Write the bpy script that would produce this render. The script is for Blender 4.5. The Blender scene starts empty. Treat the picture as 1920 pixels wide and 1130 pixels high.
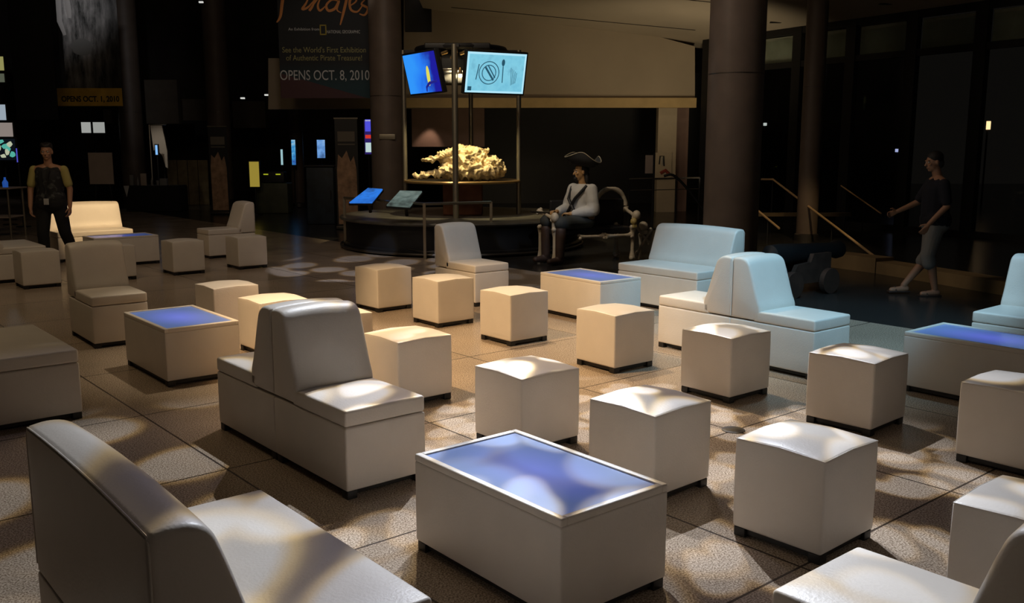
import bpy, bmesh, math, random
from mathutils import Vector, Matrix, noise
S = bpy.context.scene
COL = S.collection
R = math.radians
PI = math.pi

# ------------------------------------------------------------------ camera, world, exposure, lamps
CAM_Z, PITCH, FPX = 1.7952, 0.1636, 1740.0
cam_d = bpy.data.cameras.new('camera'); cam = bpy.data.objects.new('camera', cam_d); COL.objects.link(cam)
cam.location = (0, 0, CAM_Z); cam.rotation_euler = (PI/2 - PITCH, 0, 0)
cam_d.sensor_width = 36; cam_d.lens = FPX/1920*36; cam_d.clip_end = 200
S.camera = cam
S.view_settings.view_transform = 'Standard'; S.view_settings.look = 'None'
S.view_settings.exposure = 0.0; S.view_settings.gamma = 1.0; S.view_settings.use_curve_mapping = False

w = bpy.data.worlds.new('night'); S.world = w; w.use_nodes = True
w.node_tree.nodes['Background'].inputs[0].default_value = (0.30, 0.26, 0.22, 1)
w.node_tree.nodes['Background'].inputs[1].default_value = 0.012

def aim(o, tgt):
    o.rotation_euler = (Vector(tgt) - o.location).to_track_quat('-Z', 'Y').to_euler()

def spot(name, loc, tgt, power, color, angle, blend=0.5, size=0.12, gobo=None):
    d = bpy.data.lights.new(name, 'SPOT'); o = bpy.data.objects.new(name, d); COL.objects.link(o)
    o.location = loc; aim(o, tgt)
    d.energy = power; d.color = color; d.spot_size = R(angle); d.spot_blend = blend; d.shadow_soft_size = size
    if gobo:
        scale, lo, seed = gobo
        d.use_nodes = True; nt = d.node_tree; N = nt.nodes; L = nt.links
        em = N['Emission']
        tc = N.new('ShaderNodeTexCoord'); sx = N.new('ShaderNodeSeparateXYZ'); L.new(tc.outputs['Normal'], sx.inputs[0])
        dx = N.new('ShaderNodeMath'); dx.operation = 'DIVIDE'; L.new(sx.outputs[0], dx.inputs[0]); L.new(sx.outputs[2], dx.inputs[1])
        dy = N.new('ShaderNodeMath'); dy.operation = 'DIVIDE'; L.new(sx.outputs[1], dy.inputs[0]); L.new(sx.outputs[2], dy.inputs[1])
        cb = N.new('ShaderNodeCombineXYZ'); L.new(dx.outputs[0], cb.inputs[0]); L.new(dy.outputs[0], cb.inputs[1]); cb.inputs[2].default_value = seed
        ns = N.new('ShaderNodeTexNoise'); ns.inputs['Scale'].default_value = scale*0.5; L.new(cb.outputs[0], ns.inputs['Vector'])
        mx = N.new('ShaderNodeVectorMath'); mx.operation = 'MULTIPLY_ADD'; mx.inputs[1].default_value = (0.05, 0.05, 0); L.new(ns.outputs['Color'], mx.inputs[0]); L.new(cb.outputs[0], mx.inputs[2])
        vo = N.new('ShaderNodeTexVoronoi'); vo.feature = 'SMOOTH_F1'; vo.voronoi_dimensions = '2D'
        vo.inputs['Scale'].default_value = scale; vo.inputs['Smoothness'].default_value = 0.2; L.new(mx.outputs[0], vo.inputs['Vector'])
        cr = N.new('ShaderNodeValToRGB'); L.new(vo.outputs['Distance'], cr.inputs[0])
        e = cr.color_ramp.elements
        e[0].position = 0.31; e[0].color = (0.90, 0.96, 1.0, 1)
        e[1].position = 0.50; e[1].color = (lo*0.9, lo*0.85, lo*1.1, 1)
        m = cr.color_ramp.elements.new(0.38); m.color = (0.72, 0.56, 0.30, 1)
        m = cr.color_ramp.elements.new(0.44); m.color = (lo*1.6, lo*1.3, lo*1.1, 1)
        L.new(cr.outputs[0], em.inputs[0]); em.inputs[1].default_value = 1.0
    return o

WARM = (1.0, 0.66, 0.34); CREAM = (1.0, 0.83, 0.60); COOL = (0.40, 0.74, 1.0); WHITE = (0.93, 0.93, 1.0)
# gobo projectors over the middle of the hall throwing pebble shapes towards the camera
spot('gobo_lamp_centre', (0.4, 9.6, 5.6), (0.7, 5.0, 0), 2300, WHITE, 34, 0.5, 0.015, (24.0, 0.04, 3.0))
spot('gobo_lamp_front', (1.1, 9.2, 5.6), (1.0, 3.3, 0), 1850, WHITE, 46, 0.5, 0.015, (13.0, 0.04, 12.0))
spot('gobo_lamp_left', (-0.9, 8.9, 5.6), (-1.3, 3.4, 0), 1300, (0.95, 0.95, 1), 50, 0.5, 0.015, (9.0, 0.10, 7.0))
spot('gobo_lamp_exhibit', (-2.2, 9.0, 5.8), (-2.35, 14.1, 0), 1500, (0.85, 0.85, 1.0), 21, 0.2, 0.015, (11.0, 0.03, 1.0))
spot('gobo_lamp_floor', (1.5, 6.0, 5.8), (0.6, 13.6, 0), 600, (0.8, 0.85, 1.0), 18, 0.3, 0.03, (18.0, 0.05, 5.0))
# warm and cool washes
spot('warm_lamp_centre', (-2.9, 6.0, 5.6), (-0.55, 8.4, 0.1), 1500, WARM, 43, 0.5, 0.10)
spot('cream_lamp_top', (-0.6, 10.2, 6.0), (0.0, 7.4, 0), 1150, (1.0, 0.76, 0.48), 46, 0.7, 0.12)
spot('cool_lamp_right', (2.4, 3.6, 5.6), (2.9, 9.0, 0.3), 1250, COOL, 33, 0.5, 0.12)
spot('cool_lamp_top', (3.0, 9.0, 6.0), (2.6, 9.0, 0), 520, COOL, 56, 0.6, 0.12)
spot('amber_lamp_far', (-2.2, 13.4, 5.4), (-7.0, 15.5, 0.6), 1500, (1, .70, .36), 15, 0.4, 0.08)
spot('cream_lamp_side', (0.4, 7.2, 5.6), (-2.2, 8.7, 0.5), 420, (1.0, 0.72, 0.5), 20, 0.5, 0.08)
spot('cream_lamp_left', (-1.6, 9.4, 5.8), (-2.2, 8.2, 0), 520, CREAM, 34, 0.6, 0.10)
spot('cool_lamp_centre', (2.3, 6.6, 5.6), (-0.7, 11.0, 0.5), 330, (0.6, 0.8, 1.0), 15, 0.6, 0.1)
# unseen area lights added high up as soft fill for the dark hall
def area(name, loc, tgt, power, color, size):
    d = bpy.data.lights.new(name, 'AREA'); o = bpy.data.objects.new(name, d); COL.objects.link(o)
    o.location = loc; aim(o, tgt); d.energy = power; d.color = color; d.shape = 'DISK'; d.size = size
    return o
area('ceiling_fill', (2.0, 1.0, 6.0), (0.6, 7.5, 0), 9, (1.0, 0.82, 0.66), 3.0)
area('ceiling_fill_left', (-5.5, 8.0, 7.0), (-4.5, 12.0, 0), 75, (1.0, 0.74, 0.44), 2.5)
area('hall_side_fill', (-2.0, 11.0, 7.5), (2.5, 19.0, 2.0), 85, (1.0, 0.80, 0.66), 2.0)
spot('soffit_fill', (-0.5, 21.5, 0.8), (1.0, 26.0, 3.6), 90, (1.0, 0.76, 0.42), 120, 1.0, 0.3)  # unseen spot added to fill the tan wall band from below
spot('soffit_fill_right', (4.2, 20.0, 1.2), (4.4, 24.5, 4.8), 300, (1.0, 0.80, 0.52), 85, 1.0, 0.3)  # second unseen spot, added to brighten the soffit
spot('exhibit_fill', (-2.4, 13.2, 6.2), (-0.4, 17.0, 1.2), 260, (1.0, 0.82, 0.55), 40, 0.8, 0.1)  # unseen wash added to lift the tower poles and plinth
spot('statue_lamp', (-0.5, 12.6, 5.0), (1.4, 14.9, 0.9), 190, (1.0, 0.88, 0.70), 34, 0.8, 0.1)
spot('niche_lamp', (-2.35, 27.7, 2.8), (-2.6, 28.1, 1.0), 26, (1.0, 0.72, 0.5), 60, 0.6, 0.04)

# ------------------------------------------------------------------ helpers
C_, S_ = math.cos(PITCH), math.sin(PITCH)
def at(px, py, Y):
    """world point at depth Y seen at photo pixel px, py"""
    dx = (px-960)/FPX; dy = -(py-565)/FPX
    t = Y/(C_ + dy*S_)
    return Vector((dx*t, Y, CAM_Z + (-S_ + dy*C_)*t))
def ground(px, py, z=0.0):
    dx = (px-960)/FPX; dy = -(py-565)/FPX
    t = (z-CAM_Z)/(-S_ + dy*C_)
    return Vector((dx*t, (C_ + dy*S_)*t, z))

def tag(o, label=None, cat=None, group=None, kind=None):
    if label: o['label'] = label
    if cat: o['category'] = cat
    if group: o['group'] = group
    if kind: o['kind'] = kind
    return o
def thing(name, label, cat, loc=(0, 0, 0), rotz=0.0, group=None):
    o = bpy.data.objects.new(name, None); COL.objects.link(o)
    o.location = loc; o.rotation_euler = (0, 0, rotz); o.empty_display_size = 0.1
    return tag(o, label, cat, group)
def finish(bm, sharp=38):
    bmesh.ops.recalc_face_normals(bm, faces=bm.faces)
    lim = R(sharp)
    for f in bm.faces: f.smooth = True
    for e in bm.edges:
        if len(e.link_faces) == 2 and e.calc_face_angle(0) > lim: e.smooth = False
def obj(name, bm, mat, parent=None, loc=None, rot=None, sharp=38):
    finish(bm, sharp)
    me = bpy.data.meshes.new(name); bm.to_mesh(me); bm.free()
    o = bpy.data.objects.new(name, me); COL.objects.link(o)
    me.materials.append(mat)
    if parent: o.parent = parent
    if loc is not None: o.location = loc
    if rot is not None: o.rotation_euler = rot
    return o
def struct(name, bm, mat, parent=None):
    o = obj(name, bm, mat, parent)
    if not parent: o['kind'] = 'structure'
    return o
def copy_tree(root):
    c = root.copy(); COL.objects.link(c)
    for ch in list(root.children):
        d = ch.copy(); COL.objects.link(d); d.parent = c
        for g in list(ch.children):
            e = g.copy(); COL.objects.link(e); e.parent = d
    return c

def lines(h, r, n):
    r = min(r, h*0.98)
    a = [-h, -h+r*0.12, -h+r*0.35, -h+r*0.65, -h+r]
    m = [(-h+r) + (2*(h-r))*k/n for k in range(1, n)]
    return a + m + [-v for v in reversed(a)]
def rbox(bm, c, size, r=0.01, n=(1, 1, 1), warp=None, rot=None):
    """rounded box, centre c, optional warp of local points"""
    h = [s/2 for s in size]; r = min(r, min(h)*0.95)
    L = [lines(h[i], r, n[i]) for i in range(3)]
    cache = {}
    def V(p):
        k = (round(p[0], 6), round(p[1], 6), round(p[2], 6))
        if k not in cache:
            q = [max(-(h[i]-r), min(h[i]-r, p[i])) for i in range(3)]
            d = Vector([p[i]-q[i] for i in range(3)])
            v = Vector(q) + (d.normalized()*r if d.length > 1e-9 else d)
            if warp: v = warp(v)
            if rot: v = rot @ v
            cache[k] = bm.verts.new(v + Vector(c))
        return cache[k]
    for ax in range(3):
        u, v = (ax+1) % 3, (ax+2) % 3
        for sgn in (-1, 1):
            for i in range(len(L[u])-1):
                for j in range(len(L[v])-1):
                    ps = []
                    for (a, b) in ((i, j), (i+1, j), (i+1, j+1), (i, j+1)):
                        p = [0, 0, 0]; p[ax] = sgn*h[ax]; p[u] = L[u][a]; p[v] = L[v][b]; ps.append(V(p))
                    try: bm.faces.new(ps if sgn > 0 else ps[::-1])
                    except ValueError: pass
def box(bm, c, size, rot=None):
    m = Matrix.Translation(Vector(c)) @ (rot.to_4x4() if rot else Matrix.Identity(4)) @ Matrix.Diagonal((*size, 1))
    bmesh.ops.create_cube(bm, size=1, matrix=m)
def tube(bm, pts, rad, seg=10, cap=True):
    """tube through pts; rad a number or one per point"""
    pts = [Vector(p) for p in pts]
    if not isinstance(rad, (list, tuple)): rad = [rad]*len(pts)
    rings = []; up = None
    for i, p in enumerate(pts):
        d = (pts[min(i+1, len(pts)-1)] - pts[max(i-1, 0)]).normalized()
        if up is None: up = d.orthogonal().normalized()
        up = (up - d*up.dot(d)).normalized(); s = d.cross(up)
        rings.append([bm.verts.new(p + (up*math.cos(2*PI*k/seg) + s*math.sin(2*PI*k/seg))*rad[i]) for k in range(seg)])
    for a, b in zip(rings, rings[1:]):
        for k in range(seg): bm.faces.new((a[k], a[(k+1) % seg], b[(k+1) % seg], b[k]))
    if cap: bm.faces.new(rings[0][::-1]); bm.faces.new(rings[-1])
def lathe(bm, prof, c=(0, 0, 0), seg=32):
    rings = []
    for r, z in prof:
        rings.append([bm.verts.new((c[0]+max(r, 1e-4)*math.cos(2*PI*k/seg), c[1]+max(r, 1e-4)*math.sin(2*PI*k/seg), c[2]+z)) for k in range(seg)])
    for a, b in zip(rings, rings[1:]):
        for k in range(seg): bm.faces.new((a[k], a[(k+1) % seg], b[(k+1) % seg], b[k]))
    bm.faces.new(rings[0][::-1]); bm.faces.new(rings[-1])
def ball(bm, c, r, sub=2, scale=(1, 1, 1)):
    m = Matrix.Translation(Vector(c)) @ Matrix.Diagonal((*scale, 1))
    bmesh.ops.create_icosphere(bm, subdivisions=sub, radius=r, matrix=m)
def poly(bm, pts, depth=0.0, n=Vector((0, 1, 0))):
    a = [bm.verts.new(p) for p in pts]; bm.faces.new(a)
    if depth:
        b = [bm.verts.new(Vector(p)+n*depth) for p in pts]; bm.faces.new(b[::-1])
        for k in range(len(a)): bm.faces.new((a[k], a[(k+1) % len(a)], b[(k+1) % len(a)], b[k]))
B = bmesh.new
def text(name, s, size, mat, parent, loc, rot=(PI/2, 0, 0), width=None, bold=0.0, depth=0.003):
    cu = bpy.data.curves.new(name, 'FONT'); cu.body = s; cu.size = size; cu.extrude = depth; cu.offset = bold
    cu.align_x = 'CENTER'; cu.align_y = 'CENTER'; cu.resolution_u = 4
    t = bpy.data.objects.new(name, cu); COL.objects.link(t)
    bpy.context.view_layer.update()
    dg = bpy.context.evaluated_depsgraph_get()
    me = bpy.data.meshes.new_from_object(t.evaluated_get(dg)); bpy.data.objects.remove(t); bpy.data.curves.remove(cu)
    if width:
        xs = [v.co.x for v in me.vertices]; k = width/(max(xs)-min(xs))
        for v in me.vertices: v.co.x *= k
    me.name = name; me.materials.clear(); me.materials.append(mat)
    o = bpy.data.objects.new(name, me); COL.objects.link(o); o.parent = parent; o.location = loc; o.rotation_euler = rot
    return o

# ------------------------------------------------------------------ materials
def new_mat(name):
    m = bpy.data.materials.new(name); m.use_nodes = True
    return m, m.node_tree.nodes, m.node_tree.links, m.node_tree.nodes['Principled BSDF']
def mat(name, col, rough=0.6, metal=0.0, spec=0.5, bump=0.0, bscale=200, var=0.0, vscale=3.0, emit=None, estr=0.0, coat=0.0):
    m, N, L, b = new_mat(name)
    b.inputs['Base Color'].default_value = (*col, 1); b.inputs['Roughness'].default_value = rough
    b.inputs['Metallic'].default_value = metal; b.inputs['Specular IOR Level'].default_value = spec
    b.inputs['Coat Weight'].default_value = coat
    tc = N.new('ShaderNodeTexCoord')
    if var:
        n = N.new('ShaderNodeTexNoise'); n.inputs['Scale'].default_value = vscale; n.inputs['Detail'].default_value = 6
        L.new(tc.outputs['Object'], n.inputs['Vector'])
        r = N.new('ShaderNodeValToRGB'); L.new(n.outputs['Fac'], r.inputs[0])
        r.color_ramp.elements[0].position = 0.3; r.color_ramp.elements[1].position = 0.7
        r.color_ramp.elements[0].color = (*[c*(1-var) for c in col], 1); r.color_ramp.elements[1].color = (*[min(1, c*(1+var)) for c in col], 1)
        L.new(r.outputs[0], b.inputs['Base Color'])
    if bump:
        n = N.new('ShaderNodeTexNoise'); n.inputs['Scale'].default_value = bscale; n.inputs['Detail'].default_value = 4
        L.new(tc.outputs['Object'], n.inputs['Vector'])
        bp = N.new('ShaderNodeBump'); bp.inputs['Strength'].default_value = bump; bp.inputs['Distance'].default_value = 0.01
        L.new(n.outputs['Fac'], bp.inputs['Height']); L.new(bp.outputs[0], b.inputs['Normal'])
    if emit:
        b.inputs['Emission Color'].default_value = (*emit, 1); b.inputs['Emission Strength'].default_value = estr
    return m

leather = mat('white_leatherette', (0.76, 0.70, 0.63), 0.42, bump=0.12, bscale=90, var=0.03, vscale=5)
blackfoot = mat('black_plastic', (0.012, 0.011, 0.010), 0.5)
black = mat('black_paint', (0.008, 0.008, 0.009), 0.5, var=0.2)
blackcloth = mat('black_cloth', (0.010, 0.010, 0.011), 0.9, bump=0.3, bscale=60)
steel = mat('brushed_steel', (0.42, 0.38, 0.30), 0.35, 0.9)
darksteel = mat('dark_steel', (0.10, 0.09, 0.08), 0.4, 0.8)
brass = mat('warm_brass', (0.75, 0.5, 0.22), 0.3, 0.9)
wallm = mat('tan_plaster', (0.42, 0.35, 0.26), 0.85, var=0.06, vscale=0.8)
ceilm = mat('ceiling_plaster', (0.50, 0.43, 0.33), 0.9, var=0.08, vscale=0.6)
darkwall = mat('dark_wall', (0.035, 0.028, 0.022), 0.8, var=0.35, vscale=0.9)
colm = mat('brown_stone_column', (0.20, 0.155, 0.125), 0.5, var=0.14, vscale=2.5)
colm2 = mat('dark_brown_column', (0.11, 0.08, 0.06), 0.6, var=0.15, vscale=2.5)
paper = mat('beige_board', (0.42, 0.34, 0.28), 0.8, var=0.08)
pale = mat('pale_stone', (0.62, 0.52, 0.38), 0.8, var=0.05)
pinkstone = mat('pink_stone', (0.34, 0.22, 0.18), 0.8, var=0.1)
wood = mat('dark_wood', (0.045, 0.024, 0.016), 0.6, var=0.3, vscale=6)
terra = mat('terracotta_pedestal', (0.28, 0.11, 0.06), 0.7, var=0.25, vscale=6)
skin = mat('skin', (0.42, 0.22, 0.13), 0.5)
hairm = mat('black_hair', (0.012, 0.010, 0.009), 0.6, bump=0.5, bscale=120)
bone = mat('bone', (0.50, 0.42, 0.30), 0.5, var=0.15, vscale=12, bump=0.2, bscale=50)
shirtw = mat('white_shirt_cloth', (0.50, 0.48, 0.44), 0.85, bump=0.5, bscale=30)
redcloth = mat('red_cloth', (0.12, 0.02, 0.02), 0.9)
def emis(name, col, s): return mat(name, (0.02, 0.02, 0.02), 0.4, emit=col, estr=s)

def floor_mat():
    m, N, L, b = new_mat('terrazzo_tiles')
    geo = N.new('ShaderNodeNewGeometry'); rot = N.new('ShaderNodeVectorRotate'); rot.rotation_type = 'Z_AXIS'; rot.inputs['Angle'].default_value = R(-40)
    L.new(geo.outputs['Position'], rot.inputs['Vector'])       # x' = across (40 deg axis), y' = along 130 deg axis
    sp = N.new('ShaderNodeSeparateXYZ'); L.new(rot.outputs[0], sp.inputs[0])
    def M(op, a, v=None, c=None):
        n = N.new('ShaderNodeMath'); n.operation = op
        for i, x in enumerate((a, v, c)):
            if x is None: continue
            if hasattr(x, 'links'): L.new(x, n.inputs[i])
            else: n.inputs[i].default_value = x
        return n.outputs[0]
    def joint(src, off):
        t = M('DIVIDE', M('SUBTRACT', src, off), 1.4)
        f = M('ABSOLUTE', M('SUBTRACT', M('FRACT', t), 0.5))
        return M('GREATER_THAN', f, 0.5-0.0045), M('FLOOR', t)
    j1, c1 = joint(sp.outputs[0], 0.6); j2, c2 = joint(sp.outputs[1], 0.7)
    jj = M('MAXIMUM', j1, j2)
    cb = N.new('ShaderNodeCombineXYZ'); L.new(c1, cb.inputs[0]); L.new(c2, cb.inputs[1])
    wn = N.new('ShaderNodeTexWhiteNoise'); wn.noise_dimensions = '2D'; L.new(cb.outputs[0], wn.inputs['Vector'])
    sn = N.new('ShaderNodeTexNoise'); sn.inputs['Scale'].default_value = 120; sn.inputs['Detail'].default_value = 3; L.new(geo.outputs['Position'], sn.inputs['Vector'])
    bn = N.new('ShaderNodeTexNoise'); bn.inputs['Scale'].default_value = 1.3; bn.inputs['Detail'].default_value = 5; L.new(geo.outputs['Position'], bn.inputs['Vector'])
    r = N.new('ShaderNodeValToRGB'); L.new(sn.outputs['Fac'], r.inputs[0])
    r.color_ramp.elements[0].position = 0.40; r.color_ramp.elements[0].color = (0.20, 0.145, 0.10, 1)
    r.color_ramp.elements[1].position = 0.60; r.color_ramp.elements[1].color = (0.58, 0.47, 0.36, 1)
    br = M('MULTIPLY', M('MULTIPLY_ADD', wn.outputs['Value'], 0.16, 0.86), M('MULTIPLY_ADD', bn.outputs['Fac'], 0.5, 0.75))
    mx = N.new('ShaderNodeVectorMath'); mx.operation = 'SCALE'; L.new(r.outputs[0], mx.inputs[0]); L.new(br, mx.inputs['Scale'])
    mj = N.new('ShaderNodeMix'); mj.data_type = 'RGBA'; L.new(jj, mj.inputs[0]); L.new(mx.outputs[0], mj.inputs[6]); mj.inputs[7].default_value = (0.06, 0.045, 0.035, 1)
    # dark stone beyond the tan field
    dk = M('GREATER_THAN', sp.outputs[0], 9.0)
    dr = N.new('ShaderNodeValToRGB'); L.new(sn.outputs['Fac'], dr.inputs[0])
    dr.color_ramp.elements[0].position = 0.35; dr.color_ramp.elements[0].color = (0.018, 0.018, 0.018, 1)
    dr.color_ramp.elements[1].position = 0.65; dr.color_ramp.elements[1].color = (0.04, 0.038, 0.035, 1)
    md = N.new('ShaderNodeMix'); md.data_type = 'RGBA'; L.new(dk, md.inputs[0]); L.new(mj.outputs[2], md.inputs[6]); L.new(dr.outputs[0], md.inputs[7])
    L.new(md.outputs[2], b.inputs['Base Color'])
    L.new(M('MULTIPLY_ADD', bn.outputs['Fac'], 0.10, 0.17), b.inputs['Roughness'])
    b.inputs['Specular IOR Level'].default_value = 0.3
    return m
floorm = floor_mat()

def glow_top(name, L_, W_, strength, seed):
    """frosted table glass lit from below by a blue lamp in its middle"""
    m, N, L, b = new_mat(name)
    b.inputs['Base Color'].default_value = (0.16, 0.22, 0.38, 1); b.inputs['Roughness'].default_value = 0.3
    tc = N.new('ShaderNodeTexCoord')
    mp = N.new('ShaderNodeMapping'); L.new(tc.outputs['Object'], mp.inputs[0]); mp.inputs['Scale'].default_value = (2/L_, 2/W_, 0)
    ln = N.new('ShaderNodeVectorMath'); ln.operation = 'LENGTH'; L.new(mp.outputs[0], ln.inputs[0])
    r = N.new('ShaderNodeValToRGB'); L.new(ln.outputs['Value'], r.inputs[0])
    r.color_ramp.elements[0].position = 0.0; r.color_ramp.elements[0].color = (0.13, 0.17, 0.78, 1)
    r.color_ramp.elements[1].position = 1.2; r.color_ramp.elements[1].color = (0.05, 0.10, 0.30, 1)
    L.new(r.outputs[0], b.inputs['Emission Color']); b.inputs['Emission Strength'].default_value = strength
    return m

# ------------------------------------------------------------------ the setting
bm = B(); box(bm, (2, 18, -0.05), (60, 60, 0.1)); struct('floor', bm, floorm)
# sloped soffit over the right half and the tan wall band under it
def cz(x, y): return 4.65 - 0.1164*(x-5) - 0.0722*(y-26)
bm = B()
pl = [(-2.4, 27.0), (5.5, 26.8), (13.4, 12.45), (9.0, 9.0), (1.0, 13.0), (-2.4, 17.0)]
a = [bm.verts.new((x, y, cz(x, y))) for x, y in pl]; c = [bm.verts.new((x, y, cz(x, y)+0.25)) for x, y in pl]
bm.faces.new(a[::-1]); bm.faces.new(c)
for k in range(len(a)): bm.faces.new((a[k], a[(k+1) % 6], c[(k+1) % 6], c[k]))
ceil = struct('ceiling', bm, ceilm)
for k, t in enumerate((0.22, 0.62)):
    bm = B()
    p0 = Vector((5.0, 26.0, 0)).lerp(Vector((13.4, 12.45, 0)), 0.10+0.2*k) ; d0 = Vector((-1, 0.05, 0))
    p0 = Vector((4.7, 24.6-3.0*k, 0)); p1 = Vector((-1.6, 25.4-3.4*k, 0))
    p0.z = cz(p0.x, p0.y)-0.004; p1.z = cz(p1.x, p1.y)-0.004
    tube(bm, [p0, p1], 0.012, 6); o = obj('joint', bm, darkwall, ceil)
for (px, py) in ((1454, 44), (1660, 14)):
    # slot openings in the soffit
    bm = B(); Y = 21.5 if px < 1500 else 17.0
    p = at(px, py, Y)
    for _ in range(12):
        Y += 0; p = at(px, py, Y); Y *= (cz(p.x, Y)-CAM_Z)/(p.z-CAM_Z)
    p = at(px, py, Y); box(bm, (p.x, p.y, cz(p.x, p.y)-0.006), (0.26, 0.09, 0.02)); obj('air_slot', bm, black, ceil)

bm = B()
FY = 26.0
def quad_wall(bm, pts, t=0.3):   # pts in pixels on plane FY
    poly(bm, [at(px, py, FY) for px, py in pts], t)
quad_wall(bm, [(757, 203), (1303, 200), (1303, 87), (757, -60), (757, 60)])
wb = struct('wall_back', bm, wallm)
bm = B(); quad_wall(bm, [(503, 205), (757, 203), (757, 109), (503, 109)]); struct('wall_back_low', bm, wallm)
bm = B(); p = at(757, 203, FY); q = at(1303, 200, FY); box(bm, ((p.x+q.x)/2, FY-0.1, p.z+0.14), (q.x-p.x, 0.2, 0.26)); struct('trim_1', bm, mat('amber_lit_trim', (0.55, 0.40, 0.19), 0.8, var=0.1))  # warm light on the lip is put into a brighter amber colour
bm = B(); p = at(760, 60, FY-.02); q = at(808, -60, FY-.02); box(bm, ((p.x+q.x)/2, FY-0.03, (p.z+q.z)/2), (q.x-p.x, 0.06, q.z-p.z)); struct('window_1', bm, black)
# dark walls closing the hall
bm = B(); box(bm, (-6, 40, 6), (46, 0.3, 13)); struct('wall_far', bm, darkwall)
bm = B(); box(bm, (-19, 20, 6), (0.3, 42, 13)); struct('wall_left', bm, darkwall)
# dark hollow behind the tan band with a stone coloured back panel
bm = B(); p = at(772, 275, 28); q = at(908, 200, 28); box(bm, ((p.x+q.x)/2, 28.2, (p.z+q.z)/2+0.2), (q.x-p.x, 0.2, q.z-p.z+0.4)); struct('wall_niche', bm, pinkstone)
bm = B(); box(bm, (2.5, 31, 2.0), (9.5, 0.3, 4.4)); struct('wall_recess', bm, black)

# glass wall on the right: mullions, transom, blinds, panes
G0 = Vector((5.25, 25.6, 0)); gd = Vector((0.527, -0.85, 0)).normalized(); gn = Vector((-gd.y, gd.x, 0))
GR = Matrix(((gd.x, gn.x, 0), (gd.y, gn.y, 0), (0, 0, 1)))
glassm, N, L, b = new_mat('night_glass'); b.inputs['Base Color'].default_value = (0.9, 0.95, 0.95, 1); b.inputs['Roughness'].default_value = 0.02
b.inputs['Transmission Weight'].default_value = 1.0; b.inputs['IOR'].default_value = 1.2
blindm = mat('pale_green_blind', (0.30, 0.31, 0.24), 0.8, var=0.1, vscale=4, bump=0.4, bscale=14)
win = bpy.data.objects.new('window_2', None); COL.objects.link(win); win['kind'] = 'structure'
def gpt(t, z, off=0): return G0 + gd*t + gn*off + Vector((0, 0, z))
def gz(t): p = G0+gd*t; return cz(p.x, p.y)
stops = [0.0, 1.55, 3.1, 4.65, 6.2, 7.75, 9.3, 10.85, 12.4, 13.95]
for t in stops:
    bm = B(); p = gpt(t, gz(t)/2); box(bm, p, (0.26, 0.16, gz(t)), GR); obj('mullion', bm, black, win)
for (z0, z1) in ((0.0, 0.12), (3.72, 3.86), (4.50, 4.66)):
    bm = B(); p = gpt(7.0, (z0+z1)/2); box(bm, p, (14, 0.12, z1-z0), GR); obj('crossbar', bm, black, win)
bm = B(); box(bm, gpt(7.0, 2.2, 0.03), (14, 0.02, 4.4), GR); obj('pane', bm, glassm, win)
for i, (t0, t1) in enumerate(zip(stops, stops[1:])):
    bm = B(); box(bm, gpt((t0+t1)/2, 4.17, 0.10), (t1-t0-0.30, 0.03, 0.62), GR); obj('blind', bm, blindm, win)

# stone kerb along the foot of the stairs
bm = B()
k0 = ground(1552, 500); k1 = ground(1640, 512); k2 = ground(1930, 562)
dr = (k2-k0).normalized(); nn = Vector((-dr.y, dr.x, 0))
for (a_, b_, z) in ((k0, k1, .22), (k1+dr*0.02, k2, .17)):
    poly(bm, [a_, b_, b_+nn*0.35, a_+nn*0.35], z, Vector((0, 0, 1)))
struct('trim_2', bm, mat('ochre_kerb', (0.30, 0.21, 0.10), 0.7, var=0.25, vscale=2))
# low wall behind the foreground at the far right of the exhibit
bm = B(); p = at(1424, 402, 19.5); q = at(1500, 402, 19.5)
box(bm, ((p.x+q.x)/2+0.3, 19.6, 0.42), (2.4, 0.2, 0.07)); struct('trim_3', bm, mat('ochre_ledge', (0.16, 0.11, 0.05), 0.7, var=0.2))

# floor drain
bm = B(); p = ground(1375, 806); lathe(bm, [(0.075, 0), (0.075, 0.004), (0.062, 0.006)], p, 24); lathe(bm, [(0.05, 0.0055), (0.05, 0.007)], p, 24)
tag(obj('floor_drain', bm, darksteel), 'small round metal cover set in the tan floor tiles', 'drain')

# ------------------------------------------------------------------ columns
def column(px, Y, dia, label, m, top=9.0, flutes=0, plate=False):
    x = (px-960)/FPX*Y*0.0 + at(px, 300, Y).x
    t = thing('column', label, 'column', (x, Y, 0))
    bm = B(); prof = [(dia/2, 0.0), (dia/2, top)]
    n = 12
    rings = []
    seg = 48
    for k in range(n+1):
        z = top*k/n
        rings.append([bm.verts.new((dia/2*(1+(0.012 if flutes and (i % 8) == 0 else 0))*math.cos(2*PI*i/seg), dia/2*math.sin(2*PI*i/seg), z)) for i in range(seg)])
    for a_, b_ in zip(rings, rings[1:]):
        for i in range(seg): bm.faces.new((a_[i], a_[(i+1) % seg], b_[(i+1) % seg], b_[i]))
    bm.faces.new(rings[0][::-1]); bm.faces.new(rings[-1])
    obj('shaft', bm, m, t)
    bm = B(); lathe(bm, [(dia/2+0.03, 0), (dia/2+0.03, 0.12), (dia/2+0.005, 0.14)], seg=48); obj('base_ring', bm, darksteel, t)
    bm = B(); lathe(bm, [(dia/2+0.004, 0), (dia/2+0.004, 0.012)], (0, 0, 2.95), 48); obj('joint_band', bm, darksteel, t)
    if plate:
        bm = B(); rbox(bm, (0.05, -dia/2-0.01, 2.05), (0.36, 0.02, 0.12), 0.006); obj('plaque', bm, steel, t)
    return t
column(1374, 15.2, 0.88, 'thick brown stone column standing behind the blue-lit loveseat', colm, flutes=1)
column(727, 21.6, 0.74, 'stone column between the hanging date banner and the video screens', colm, plate=True)
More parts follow.
